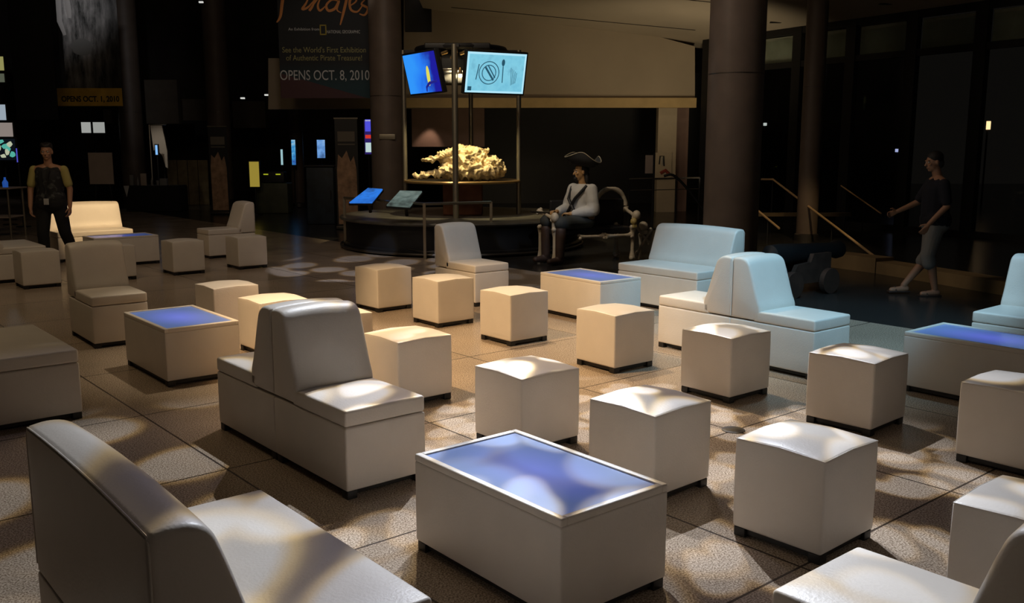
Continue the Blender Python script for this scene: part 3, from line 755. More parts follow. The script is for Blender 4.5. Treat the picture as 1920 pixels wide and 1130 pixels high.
def head(bm, c, f, s=1.0):
    """head centred at c looking along f"""
    c = Vector(c); f = Vector(f).normalized(); r = f.cross(Vector((0, 0, 1))).normalized(); u = r.cross(f)
    rot = Matrix((r, f, u)).transposed()
    P = lambda x, y, z: c + rot @ Vector((x*s, y*s, z*s))
    ell(bm, P(0, -0.012, 0.03), (0.074*s, 0.093*s, 0.092*s), rot); ell(bm, P(0, 0.022, -0.04), (0.058*s, 0.066*s, 0.075*s), rot)
    ell(bm, P(0, 0.055, -0.092), (0.028*s, 0.025*s, 0.02*s), rot)
    capsule(bm, P(0, 0.088, 0.012), P(0, 0.106, -0.026), 0.009*s, 0.015*s, 8)      # nose
    capsule(bm, P(-0.022, 0.084, -0.060), P(0.022, 0.084, -0.060), 0.009*s, 0.009*s, 8)   # lips
    for sx in (-1, 1):
        ell(bm, P(sx*0.030, 0.084, 0.028), (0.022*s, 0.012*s, 0.008*s), rot)    # brow
        ell(bm, P(sx*0.040, 0.068, -0.022), (0.020*s, 0.016*s, 0.018*s), rot)   # cheek
        ell(bm, P(sx*0.076, -0.008, -0.005), (0.010*s, 0.019*s, 0.032*s), rot)  # ear
    return P, rot
def eyes(parent, P, rot, s=1.0):
    ew = mat('eye_white', (0.6, 0.57, 0.52), 0.3); ep = mat('eye_dark', (0.02, 0.012, 0.01), 0.2)
    for sx in (-1, 1):
        bm = B(); ball(bm, P(sx*0.030, 0.076, 0.008), 0.0125*s, 2); e = obj('eye', bm, ew, parent)
        bm = B(); ball(bm, P(sx*0.030, 0.0845, 0.008), 0.006*s, 1); obj('pupil', bm, ep, e)

# --- man at the left, standing, facing the camera
mp = Vector((-6.93, 14.02, 0)); k = 1.86/1.80
t = thing('person', 'man in a dark patterned vest over a yellow T-shirt standing by the far loveseat', 'person', mp, R(6))
t.scale = (k, k, k)
bm = B()
hc = (0.0, -0.03, 1.685)
P, rot = head(bm, hc, (0.12, -1, -0.08), 1.0)
capsule(bm, (0, -0.005, 1.50), (0, -0.02, 1.63), 0.058, 0.054)
for sx in (-1, 1):
    capsule(bm, (sx*0.05, 0, 1.45), (sx*0.17, 0, 1.425), 0.07, 0.062)
capsule(bm, (0, 0, 1.30), (0, 0, 1.05), 0.125, 0.125); capsule(bm, (-0.06, 0, 0.96), (0.06, 0, 0.96), 0.14, 0.14)
armL = [(-0.205, 0, 1.42), (-0.275, 0.0, 1.15), (-0.27, -0.07, 0.90)]; armR = [(0.205, 0, 1.42), (0.265, 0.02, 1.15), (0.275, -0.06, 0.90)]
for A in (armL, armR):
    capsule(bm, A[0], A[1], 0.053, 0.042); capsule(bm, A[1], A[2], 0.042, 0.029)
hand(bm, armL[2], (0.08, -0.12, -1), (1, 0.1, 0), 1.05, 0.6, 1); hand(bm, armR[2], (-0.05, -0.15, -1), (-1, 0.1, 0), 1.05, 0.6, -1)
legL = [(-0.10, 0, 0.95), (-0.13, -0.05, 0.52), (-0.14, 0.0, 0.09)]; legR = [(0.10, 0, 0.95), (0.14, 0.05, 0.52), (0.20, 0.24, 0.12)]
for A in (legL, legR):
    capsule(bm, A[0], A[1], 0.088, 0.058); capsule(bm, A[1], A[2], 0.056, 0.038)
    capsule(bm, Vector(A[2])+Vector((0, 0.02, -0.03)), Vector(A[2])+Vector((0, -0.15, -0.055)), 0.042, 0.032)
fuse('body', bm, 0.008, skin, t, 2); eyes(t, P, rot)
bm = B(); ell(bm, P(0, -0.030, 0.068), (0.081, 0.092, 0.072), rot); ell(bm, P(0, -0.065, 0.0), (0.070, 0.050, 0.07), rot)
for j in range(24):
    a_ = 2*PI*j/24; ell(bm, P(0.060*math.cos(a_), -0.02+0.070*math.sin(a_), 0.092+0.012*math.sin(3*a_)), (0.024, 0.024, 0.034))
fuse('hair', bm, 0.010, hairm, t, 1)
bm = B(); capsule(bm, (-0.05, 0, 1.31), (-0.04, 0, 1.05), 0.148, 0.140); capsule(bm, (0.05, 0, 1.31), (0.04, 0, 1.05), 0.148, 0.140); capsule(bm, (-0.12, 0, 1.41), (0.12, 0, 1.41), 0.084, 0.084); capsule(bm, (-0.06, 0, 1.02), (0.06, 0, 1.02), 0.148, 0.148)
def vest_mat():
    m, N, L, b = new_mat('black_vest_grey_print'); b.inputs['Roughness'].default_value = 0.8
    tc = N.new('ShaderNodeTexCoord'); n = N.new('ShaderNodeTexNoise'); n.inputs['Scale'].default_value = 7; n.inputs['Detail'].default_value = 5; n.inputs['Distortion'].default_value = 1.5
    L.new(tc.outputs['Object'], n.inputs['Vector']); r = N.new('ShaderNodeValToRGB'); L.new(n.outputs['Fac'], r.inputs[0])
    r.color_ramp.elements[0].position = 0.52; r.color_ramp.elements[0].color = (0.012, 0.012, 0.014, 1); r.color_ramp.elements[1].position = 0.62; r.color_ramp.elements[1].color = (0.07, 0.075, 0.075, 1)
    L.new(r.outputs[0], b.inputs['Base Color']); return m
fuse('vest', bm, 0.011, vest_mat(), t, 3)
yelc = mat('yellow_tshirt_cloth', (0.42, 0.36, 0.12), 0.85)
for A in (armL, armR):
    bm = B(); a0, a1 = Vector(A[0]), Vector(A[1]); capsule(bm, a0+Vector((0, 0, 0.01)), a0.lerp(a1, 0.72), 0.064, 0.062); fuse('sleeve', bm, 0.011, yelc, t, 2)
bm = B(); capsule(bm, (-0.07, 0, 0.95), (0.07, 0, 0.95), 0.152, 0.152)
for A in (legL, legR):
    capsule(bm, A[0], A[1], 0.108, 0.085); capsule(bm, A[1], Vector(A[2])+Vector((0, 0, 0.02)), 0.085, 0.068)
fuse('trousers', bm, 0.012, blackcloth, t, 2)
for A in (legL, legR):
    bm = B(); e = Vector(A[2]); capsule(bm, e+Vector((0, 0.03, -0.035)), e+Vector((0, -0.16, -0.045)), 0.052, 0.042); fuse('shoe', bm, 0.010, black, t, 1)
bm = B(); rbox(bm, (0.0, -0.19, 0.98), (0.07, 0.012, 0.09), 0.004); obj('name_badge', bm, mat('badge_card', (0.4, 0.4, 0.4), 0.5), t)
bm = B(); tube(bm, [(-0.06, -0.13, 1.44), (-0.03, -0.19, 1.2), (0, -0.192, 1.02), (0.03, -0.19, 1.2), (0.06, -0.13, 1.44)], 0.005, 6); obj('lanyard', bm, black, t)

# --- person walking at the right, in profile to the left
t = thing('person', 'person in a dark top and pale long shorts walking left past the stairs', 'person', ground(1752, 556)+Vector((0, 0.15, 0)), R(-90))
bm = B()   # local: faces -y (which becomes -x)
P, rot = head(bm, (0, -0.06, 1.63), (0.05, -1, -0.15), 0.98)
capsule(bm, (0, 0.0, 1.45), (0, -0.04, 1.57), 0.056, 0.052)
for sx in (-1, 1): capsule(bm, (sx*0.05, 0, 1.40), (sx*0.155, 0, 1.38), 0.07, 0.06)
capsule(bm, (0, 0, 1.26), (0, 0.0, 1.02), 0.145, 0.14); capsule(bm, (-0.06, 0.01, 0.93), (0.06, 0.01, 0.93), 0.14, 0.14)
aL = [(0.19, 0, 1.37), (0.235, 0.03, 1.11), (0.22, -0.16, 0.90)]; aR = [(-0.19, 0, 1.37), (-0.235, -0.12, 1.13), (-0.23, -0.36, 1.02)]
for A in (aL, aR): capsule(bm, A[0], A[1], 0.050, 0.04); capsule(bm, A[1], A[2], 0.04, 0.028)
hand(bm, aL[2], (0, -0.5, -0.8), (-1, 0, 0), 1.0, 0.5, -1); hand(bm, aR[2], (0, -0.9, -0.35), (1, 0, 0), 1.0, 0.5, 1)
lF = [(0.09, 0, 0.92), (0.10, -0.10, 0.50), (0.10, 0.02, 0.09)]; lB = [(-0.09, 0.02, 0.92), (-0.10, 0.0, 0.50), (-0.10, -0.28, 0.11)]
for A in (lF, lB):
    capsule(bm, A[0], A[1], 0.086, 0.058); capsule(bm, A[1], Vector(A[1]).lerp(Vector(A[2]), .35)+Vector((0, .02, 0)), 0.056, 0.058); capsule(bm, Vector(A[1]).lerp(Vector(A[2]), .35)+Vector((0, .02, 0)), A[2], 0.056, 0.036)
    capsule(bm, Vector(A[2])+Vector((0, 0.03, -0.045)), Vector(A[2])+Vector((0, -0.15, -0.06)), 0.038, 0.030)
fuse('body', bm, 0.008, skin, t, 2); eyes(t, P, rot)
bm = B(); ell(bm, P(0, -0.025, 0.05), (0.082, 0.098, 0.085), rot); ell(bm, P(0, -0.07, -0.02), (0.07, 0.05, 0.07), rot); fuse('hair', bm, 0.010, hairm, t, 1)
bm = B(); capsule(bm, (0, 0, 1.28), (0, 0, 1.0), 0.165, 0.165); capsule(bm, (-0.12, 0, 1.36), (0.12, 0, 1.36), 0.085, 0.085); capsule(bm, (-0.05, 0.01, 0.93), (0.05, 0.01, 0.93), 0.165, 0.165)
for A in (aL, aR): capsule(bm, A[0], Vector(A[0]).lerp(Vector(A[1]), 0.8), 0.066, 0.062)
fuse('top', bm, 0.011, mat('navy_top_cloth', (0.012, 0.012, 0.02), 0.9), t, 2)
bm = B(); capsule(bm, (-0.05, 0.01, 0.90), (0.05, 0.01, 0.90), 0.155, 0.155)
for A in (lF, lB): capsule(bm, A[0], A[1], 0.108, 0.088); capsule(bm, A[1], Vector(A[1]).lerp(Vector(A[2]), 0.22), 0.087, 0.086)
fuse('shorts', bm, 0.011, mat('pale_shorts_cloth', (0.24, 0.235, 0.225), 0.9, bump=0.6, bscale=12), t, 2)
for A in (lF, lB):
    bm = B(); e = Vector(A[2]); rbox(bm, e+Vector((0, -0.06, -0.083)), (0.09, 0.27, 0.022), 0.01); tube(bm, [e+Vector((-0.045, -0.10, -0.08)), e+Vector((0, -0.11, -0.022)), e+Vector((0.045, -0.10, -0.08))], 0.010, 6); obj('sandal', bm, wood, t)

# --- bone bench
bp = Vector((1.22, 14.95, 0))
BR = R(22)
t = thing('bone_bench', 'black bench framed with carved bones carrying the seated pirate figure', 'bench', bp, BR)
def bone_bm(bm, a_, b_, r=0.03, knob=1.7):
    a_, b_ = Vector(a_), Vector(b_); L_ = (b_-a_).length
    n_ = 9; pts = [a_.lerp(b_, i/(n_-1)) for i in range(n_)]
    rad = [r*(1.0 + (knob-1)*max(0, abs(2*i/(n_-1)-1)-0.55)/0.45) for i in range(n_)]
    tube(bm, pts, rad, 10)
    s_ = (b_-a_).normalized().orthogonal()
    for p in (a_, b_):
        for q in (-1, 1): ball(bm, p+s_*q*r*0.9, r*1.25, 2)
def bone_part(name, a_, b_, r=0.03):
    bm = B(); bone_bm(bm, a_, b_, r); return obj(name, bm, bone, t)
for x, y in ((-0.72, -0.30), (0.66, -0.30), (-0.72, 0.25), (0.66, 0.25)): bone_part('leg', (x, y, 0.05), (x, y, 0.55), 0.032)
bone_part('front_bone', (-0.30, -0.32, 0.42), (0.12, -0.32, 0.42), 0.024); bone_part('front_bone', (0.16, -0.32, 0.42), (0.62, -0.32, 0.42), 0.024)
bm = B(); rbox(bm, (-0.02, 0, 0.50), (1.42, 0.56, 0.09), 0.02); obj('seat', bm, black, t)
bm = B(); rbox(bm, (0.12, 0.27, 0.72), (1.35, 0.06, 0.50), 0.03); obj('back_panel', bm, black, t)
for cx in (0.0, 0.55):
    bm = B(); n_ = 14
    pts = [(cx+0.275*math.cos(PI-PI*i/n_), 0.26, 0.86+0.28*math.sin(PI-PI*i/n_)) for i in range(n_+1)]
    tube(bm, pts, [0.03+0.012*abs(math.cos(3*PI*i/n_)) for i in range(n_+1)], 10); obj('back_arch', bm, bone, t)
for sx in (-0.74, 0.70):
    bm = B(); bone_bm(bm, (sx, -0.30, 0.72), (sx+(0.12 if sx > 0 else 0), 0.26, 0.80), 0.028); ball(bm, (sx, -0.34, 0.74), 0.07, 3, (0.9, 1.1, 1.1)); tube(bm, [(sx, -0.3, 0.55), (sx, -0.3, 0.70)], 0.03, 10); obj('armrest', bm, bone, t)
def skull(bm, c, s=0.08):
    ball(bm, Vector(c)+Vector((0, 0, 0.02)), s, 3, (0.9, 1, 0.95)); box(bm, Vector(c)+Vector((0, -s*0.45, -s*0.85)), (s*0.9, s*0.9, s*0.7))
bm = B(); skull(bm, (0.92, -0.18, 0.52), 0.085); so = obj('skull', bm, bone, t)
bm = B(); bone_bm(bm, (0.80, -0.2, 0.10), (1.08, -0.16, 0.48), 0.02); bone_bm(bm, (0.76, -0.2, 0.56), (1.04, -0.16, 0.26), 0.02); obj('crossed_bones', bm, bone, t)
bm = B(); bone_bm(bm, (0.92, -0.1, 0.0), (0.92, -0.1, 0.40), 0.025); obj('side_post', bm, bone, t)
bm = B(); skull(bm, (0.64, -0.36, 0.62), 0.06); obj('skull', bm, mat('old_gold', (0.4, 0.3, 0.1), 0.5), t)

# --- pirate figure seated, turned to the left
t = thing('pirate_statue', 'seated pirate statue in a white shirt and tricorn hat on the bone bench', 'statue', (bp.x-0.10, bp.y-0.12, 0.545), R(-56))
t.scale = (1.16,)*3       # local: faces -y, seat plane z=0
t.location.z = 0.545
bm = B()
P, rot = head(bm, (0, -0.03, 0.76), (-0.35, -1, -0.05), 1.0)
capsule(bm, (0, 0, 0.58), (0, -0.02, 0.70), 0.058, 0.054)
capsule(bm, (0, 0.0, 0.40), (0, 0.02, 0.14), 0.15, 0.15); capsule(bm, (-0.13, 0, 0.52), (0.13, 0, 0.52), 0.075, 0.075); capsule(bm, (-0.08, 0.0, 0.12), (0.08, 0.0, 0.12), 0.12, 0.12)
aR = [(-0.20, 0, 0.52), (-0.27, -0.05, 0.25), (-0.16, -0.32, 0.22)]; aL = [(0.20, 0, 0.52), (0.27, -0.02, 0.25), (0.05, -0.24, 0.20)]
for A in (aR, aL): capsule(bm, A[0], A[1], 0.05, 0.042); capsule(bm, A[1], A[2], 0.042, 0.03)
hand(bm, aR[2], (0.2, -1, 0.1), (0.2, 0, -1), 1.0, 0.9, 1); hand(bm, aL[2], (-1, -0.4, 0), (0.1, 0, -1), 1.0, 0.9, -1)
lg = [[(-0.10, -0.02, 0.09), (-0.15, -0.50, 0.10), (-0.16, -0.50, -0.36)], [(0.10, -0.02, 0.09), (0.15, -0.48, 0.09), (0.16, -0.50, -0.36)]]
for A in lg:
    capsule(bm, A[0], A[1], 0.088, 0.065); capsule(bm, A[1], A[2], 0.058, 0.04); capsule(bm, Vector(A[2])+Vector((0, 0, -0.03)), Vector(A[2])+Vector((0, -0.14, -0.05)), 0.04, 0.03)
fuse('body', bm, 0.008, mat('painted_skin', (0.42, 0.24, 0.10), 0.4), t, 2); eyes(t, P, rot)
bm = B(); ell(bm, P(0, -0.03, 0.03), (0.082, 0.09, 0.09), rot); ell(bm, P(0, -0.07, -0.08), (0.075, 0.05, 0.10), rot); fuse('hair', bm, 0.010, hairm, t, 1)
bm = B(); capsule(bm, P(-0.02, 0.085, -0.085), P(0.02, 0.085, -0.085), 0.022, 0.022); capsule(bm, P(0, 0.075, -0.10), P(0, 0.06, -0.14), 0.028, 0.012); capsule(bm, P(-0.03, 0.095, -0.047), P(0.03, 0.095, -0.047), 0.008, 0.008); fuse('beard', bm, 0.008, hairm, t, 1)
bm = B(); capsule(bm, (0, 0, 0.44), (0, 0.02, 0.16), 0.17, 0.165); capsule(bm, (-0.14, 0, 0.51), (0.14, 0, 0.51), 0.088, 0.088)
for A in (aR, aL): capsule(bm, A[0], A[1], 0.085, 0.085); capsule(bm, A[1], Vector(A[1]).lerp(Vector(A[2]), 0.8), 0.085, 0.055)
fuse('shirt', bm, 0.011, shirtw, t, 2, lambda p: 0.006*noise.noise(p*14))
bm = B()
for A in lg: capsule(bm, A[0], A[1], 0.105, 0.09)
capsule(bm, (-0.08, 0, 0.09), (0.08, 0, 0.09), 0.125, 0.125)
fuse('breeches', bm, 0.011, mat('dark_breeches', (0.035, 0.04, 0.04), 0.8), t, 2)
for A in lg:
    bm = B(); capsule(bm, Vector(A[1])+Vector((0, 0, -0.10)), A[2], 0.075, 0.06); e = Vector(A[2]); capsule(bm, e+Vector((0, 0.02, -0.045)), e+Vector((0, -0.17, -0.055)), 0.05, 0.04); fuse('boot', bm, 0.010, wood, t, 1)
bm = B(); tube(bm, [(-0.19, -0.03, 0.57), (-0.08, -0.18, 0.40), (0.08, -0.19, 0.22), (0.17, -0.10, 0.12)], 0.022, 8); tube(bm, [(0.17, -0.06, 0.58), (0.06, -0.18, 0.40), (-0.08, -0.19, 0.22), (-0.17, -0.10, 0.12)], 0.022, 8); obj('crossed_straps', bm, black, t)
# tricorn: crown and turned-up brim
bm = B(); c0 = P(0, -0.03, 0.085); rot = rot @ Matrix.Rotation(R(13), 3, 'X') @ Matrix.Scale(1.06, 3)
seg = 36; rings = []
for (r_, h_, turn) in ((0.06, 0.10, 0), (0.085, 0.085, 0), (0.094, 0.03, 0), (0.10, 0.0, 0), (0.16, 0.005, 0.2), (0.22, 0.03, 0.7), (0.245, 0.06, 1.0), (0.235, 0.055, 1.0), (0.15, -0.008, 0.2), (0.09, -0.014, 0)):
    ring = []
    for i in range(seg):
        a_ = 2*PI*i/seg; lob = 0.5+0.5*math.cos(3*(a_-PI/2)); f_ = 1-turn*0.28*(1-lob)
        zz = h_ + turn*0.09*(1-lob)
        ring.append(bm.verts.new(c0 + rot @ Vector((r_*f_*math.cos(a_)*1.0, r_*f_*math.sin(a_)*1.05, zz))))
    rings.append(ring)
for p, q in zip(rings, rings[1:]):
    for i in range(seg): bm.faces.new((p[i], p[(i+1) % seg], q[(i+1) % seg], q[i]))
bm.faces.new(rings[0][::-1]); bm.faces.new(rings[-1])
obj('tricorn_hat', bm, mat('black_felt', (0.015, 0.014, 0.013), 0.8), t, sharp=80)
bm = B(); tube(bm, [rings_pt for rings_pt in [c0 + rot @ Vector((0.246*(1-0.28*(1-(0.5+0.5*math.cos(3*(a_-PI/2)))))*math.cos(a_), 0.246*(1-0.28*(1-(0.5+0.5*math.cos(3*(a_-PI/2)))))*math.sin(a_)*1.05, 0.062+0.09*(1-(0.5+0.5*math.cos(3*(a_-PI/2)))))) for a_ in [2*PI*i/36 for i in range(37)]]], 0.006, 6, False)
obj('hat_braid', bm, mat('hat_braid_gold', (0.35, 0.30, 0.2), 0.5), t)
# pistol in the hand, resting on the knee
bm = B(); tube(bm, [(-0.16, -0.40, 0.20), (-0.16, -0.75, 0.24)], [0.016, 0.013], 10); tube(bm, [(-0.16, -0.42, 0.21), (-0.16, -0.36, 0.15)], 0.02, 10); obj('pistol', bm, darksteel, t)

# ------------------------------------------------------------------ cannon by the slim column
cp = ground(1506, 556)
t = thing('cannon', 'dark ship cannon on a wheeled wooden carriage behind the back-to-back seats', 'cannon', (cp.x-0.05, cp.y+0.3, 0), R(35))
for sx in (-0.35, 0.35):
    for sy in (-0.25, 0.25):
        bm = B(); r_ = 0.16
        m4 = Matrix.Translation((sx, sy*1.15, r_)) @ Matrix.Rotation(PI/2, 4, 'X')
        bmesh.ops.create_cone(bm, cap_ends=True, segments=24, radius1=r_, radius2=r_, depth=0.07, matrix=m4); obj('wheel', bm, wood, t)
for sy in (-1, 1):
    bm = B(); poly(bm, [(-0.5, sy*0.19, 0.14), (0.5, sy*0.19, 0.14), (0.5, sy*0.19, 0.50), (0.15, sy*0.19, 0.50), (0.1, sy*0.19, 0.40), (-0.15, sy*0.19, 0.38), (-0.2, sy*0.19, 0.30), (-0.5, sy*0.19, 0.28)], 0.06, Vector((0, -sy, 0))); obj('cheek', bm, wood, t)
bm = B(); box(bm, (0, 0, 0.20), (0.9, 0.32, 0.07)); obj('bed', bm, wood, t)
bm = B(); pf = [(0.04, -0.62), (0.05, -0.58), (0.02, -0.55), (0.13, -0.50), (0.135, -0.3), (0.115, 0.1), (0.095, 0.72), (0.12, 0.78), (0.11, 0.86), (0.05, 0.87), (0.045, 0.7)]
lathe(bm, pf, seg=24); bmesh.ops.rotate(bm, verts=bm.verts, matrix=Matrix.Rotation(PI/2, 3, 'Y')); bmesh.ops.translate(bm, verts=bm.verts, vec=(0.05, 0, 0.50)); obj('barrel', bm, black, t)

# ------------------------------------------------------------------ stair handrails on the right
railm = mat('bronze_handrail', (0.85, 0.58, 0.30), 0.45, 0.5)
def rail(label, pts, r, posts=()):
    t = thing('handrail', label, 'handrail', (pts[0].x, pts[0].y, 0)); o0 = Vector((pts[0].x, pts[0].y, 0))
    bm = B(); tube(bm, [p-o0 for p in pts], r, 8); obj('rail', bm, railm, t)
    for p in posts:
        bm = B(); tube(bm, [Vector((p.x, p.y, 0))-o0, p-o0], 0.014, 6); obj('post', bm, black, t)
a0, a1, a2 = at(1427, 336, 20.3), at(1449, 336, 20.3), at(1652, 490, 14.8)
rail('long bronze handrail sloping down from the thick column to the floor', [a0, a1, a2], 0.022, (a1, a1.lerp(a2, 0.3), a1.lerp(a2, 0.62)))
b0, b1 = at(1420, 394, 18.6), at(1461, 428, 17.8)
rail('short lower bronze handrail right beside the thick column', [b0, b1], 0.022, (b0.lerp(b1, .5),))
c0_, c1_ = at(1577, 348, 21.0), at(1652, 400, 18.5)
rail('dim reflection of a handrail, modelled as a thin rail behind the walking person', [c0_, c1_], 0.015, (c0_, c0_.lerp(c1_, .6)))  # solid tube stands in for a dim reflection
spot('handrail_lamp', (5.2, 12.8, 4.6), (5.0, 16.8, 0.5), 420, (1.0, 0.72, 0.38), 32, 0.5, 0.05)

# small night lights beyond and on the glass
def night_light(px, py, Y, size, col, s, lab):
    bm = B(); rbox(bm, (0, 0, 0), size, 0.01); o = obj('night_lamp', bm, emis('night_lamp_glow', col, s), None, at(px, py, Y)); tag(o, lab, 'lamp')
    return o
def post_lamp(px, py, Y, size, col, s, lab):
    p = at(px, py, Y); t = thing('street_lamp', lab, 'lamp', (p.x, p.y, -1.0))
    bm = B(); tube(bm, [(0, 0, 0), (0, 0, p.z+1.0)], 0.03, 8); obj('post', bm, black, t)
    bm = B(); rbox(bm, (0, -0.05, p.z+1.0), size, 0.01); obj('lamp_head', bm, emis('street_glow', col, s), t)
post_lamp(1852, 235, 30, (0.10, 0.1, 0.26), (1.0, 0.62, 0.3), 1.6, 'small orange lamp seen through the dark glass at upper right')
post_lamp(1683, 282, 30, (0.16, 0.1, 0.10), (0.55, 0.6, 1.0), 0.7, 'tiny bluish lamp left of the walking person in the dark glass')
post_lamp(1434, 233, 30, (0.09, 0.1, 0.09), (0.8, 0.85, 0.8), 0.6, 'tiny white lamp directly right of the thick column in the glass')

# ------------------------------------------------------------------ railings, sign and clutter right of the pirate
p0, p1 = at(1180, 336, 21.0), at(1312, 333, 21.0)
t = thing('balustrade', 'dark thin railing in front of the pale square pier', 'railing', (p0.x, p0.y, 0)); o0 = Vector((p0.x, p0.y, 0))
bm = B(); tube(bm, [p0-o0, p1-o0], 0.02, 8); obj('top_rail', bm, darksteel, t)
bm = B(); tube(bm, [p0-o0-Vector((0, 0, .25)), p1-o0-Vector((0, 0, .25))], 0.01, 8); obj('lower_rail', bm, darksteel, t)
for k_ in range(4):
    q = p0.lerp(p1, k_/3); bm = B(); tube(bm, [Vector((q.x, q.y, 0))-o0, q-o0], 0.018, 8); obj('post', bm, black, t)
bm = B(); q0 = at(1245, 330, 20.6)-o0; tube(bm, smooth_curve([tuple(q0), tuple(q0+Vector((0.2, 0, 0.02))), tuple(q0+Vector((0.5, 0, -0.25))), tuple(q0+Vector((0.9, 0, -0.75)))], 5), 0.03, 8); obj('curved_rail', bm, black, t)
q = at(1217, 308, 20.8)
t = thing('notice_stand', 'small beige notice on a thin stand left of the square pier', 'sign', (q.x, q.y, 0))
bm = B(); rbox(bm, (0, 0, q.z), (0.17, 0.02, 0.40), 0.004); obj('notice', bm, paper, t)
bm = B(); tube(bm, [(0.11, 0, 0), (0.11, 0, q.z+0.26)], 0.012, 8); tube(bm, [(-0.09, 0, 0.01), (0.2, 0, 0.01)], 0.02, 8); obj('stand', bm, black, t)
q = at(1250, 312, 25.9)
t = thing('wall_poster', 'small poster with white and red marks on the square pier', 'poster', (q.x, 26.47, q.z))
bm = B(); box(bm, (0, 0, 0), (0.46, 0.012, 0.75)); obj('sheet', bm, pale, t)
bm = B(); tube(bm, [(-0.12, -0.012, 0.05), (-0.10, -0.012, 0.28), (0.0, -0.012, 0.28), (0.02, -0.012, 0.0)], 0.02, 6); obj('dark_mark', bm, black, t)
bm = B(); tube(bm, [(-0.04, -0.012, 0.02), (-0.04, -0.012, 0.24)], 0.028, 6); obj('white_mark', bm, mat('white_mark', (0.5, 0.48, 0.42), 0.8), t)
bm = B(); tube(bm, [(-0.08, -0.012, -0.2), (0.06, -0.012, -0.12), (0.16, -0.012, -0.22)], 0.05, 6); obj('red_mark', bm, mat('red_mark', (0.35, 0.06, 0.04), 0.8), t)

# ------------------------------------------------------------------ hanging banners
def sheet_at(x0, y0, x1, y1, Y): p = at(x0, y0, Y); q = at(x1, y1, Y); return (p+q)/2, abs(q.x-p.x), abs(p.z-q.z)
def banner_rod(t, w, z):
    bm = B(); tube(bm, [(-w/2-0.05, 0, z), (w/2+0.05, 0, z)], 0.02, 8); obj('rod', bm, darksteel, t)
Y = 24.4
c, w_, h_ = sheet_at(516, -90, 697, 184, Y)
t = thing('hanging_banner', 'black hanging banner with orange script and white OPENS OCT. 8, 2010', 'banner', c)
def banner_mat():
    m, N, L, b = new_mat('black_banner_teal_foot'); b.inputs['Roughness'].default_value = 0.7
    tc = N.new('ShaderNodeTexCoord'); sp = N.new('ShaderNodeSeparateXYZ'); L.new(tc.outputs['Object'], sp.inputs[0])
    n = N.new('ShaderNodeMath'); n.operation = 'MULTIPLY_ADD'; L.new(sp.outputs[0], n.inputs[0]); n.inputs[1].default_value = 0.28; L.new(sp.outputs[2], n.inputs[2])
    z0 = -h_/2
    g = N.new('ShaderNodeMath'); g.operation = 'LESS_THAN'; L.new(n.outputs[0], g.inputs[0]); g.inputs[1].default_value = z0+0.30
    t1 = N.new('ShaderNodeMapRange'); L.new(sp.outputs[2], t1.inputs['Value']); t1.inputs['From Min'].default_value = z0+0.9; t1.inputs['From Max'].default_value = z0+0.3
    m1 = N.new('ShaderNodeMix'); m1.data_type = 'RGBA'; L.new(t1.outputs[0], m1.inputs[0]); m1.inputs[6].default_value = (0.012, 0.012, 0.013, 1); m1.inputs[7].default_value = (0.015, 0.045, 0.055, 1)
    m2 = N.new('ShaderNodeMix'); m2.data_type = 'RGBA'; L.new(g.outputs[0], m2.inputs[0]); L.new(m1.outputs[2], m2.inputs[6]); m2.inputs[7].default_value = (0.075, 0.028, 0.03, 1)
    L.new(m2.outputs[2], b.inputs['Base Color']); return m
bm = B(); box(bm, (0, 0, 0), (w_, 0.012, h_)); obj('sheet', bm, banner_mat(), t); banner_rod(t, w_, h_/2)
gw = mat('banner_white_print', (0.60, 0.58, 0.56), 0.8); gy = mat('banner_yellow_print', (0.34, 0.30, 0.12), 0.8); org = mat('banner_orange_print', (0.62, 0.24, 0.07), 0.8)
def bl(px, py): return at(px, py, Y) - c + Vector((0, -0.014, 0))
sc = Y/FPX
text('date_line', 'OPENS OCT. 8, 2010', 24*sc*1.05, gw, t, bl(609, 142), width=163*sc, depth=0.002)
text('slogan_line', "See the World's First Exhibition", 14*sc, gy, t, bl(608, 94), width=152*sc, depth=0.002)
text('slogan_line', 'of Authentic Pirate Treasure!', 14*sc, gy, t, bl(608, 109), width=138*sc, depth=0.002)
text('credit_line', 'An Exhibition from', 7*sc, gw, t, bl(570, 55), width=56*sc, depth=0.002)
text('credit_line', 'NATIONAL GEOGRAPHIC', 8*sc, gw, t, bl(644, 60), width=60*sc, depth=0.002)
bm = B(); e0 = bl(606, 56); ew_, eh_ = 10*sc, 16*sc
for (dx, dz, sx, sz) in ((-ew_/2, 0, 2*sc, eh_), (ew_/2, 0, 2*sc, eh_), (0, eh_/2, ew_+2*sc, 2*sc), (0, -eh_/2, ew_+2*sc, 2*sc)): box(bm, e0+Vector((dx, 0, dz)), (sx, 0.006, sz))
obj('yellow_frame_emblem', bm, mat('emblem_yellow', (0.40, 0.30, 0.05), 0.8), t)
def stroke(bm, pxs, r_):
    pts = smooth_curve([tuple(bl(x, y)) for x, y in pxs], 6); n_ = len(pts)
    tube(bm, pts, [r_*sc*(0.45+0.75*math.sin(PI*i/(n_-1))) for i in range(n_)], 6)
def flat(o_):
    for v in o_.data.vertices: pass
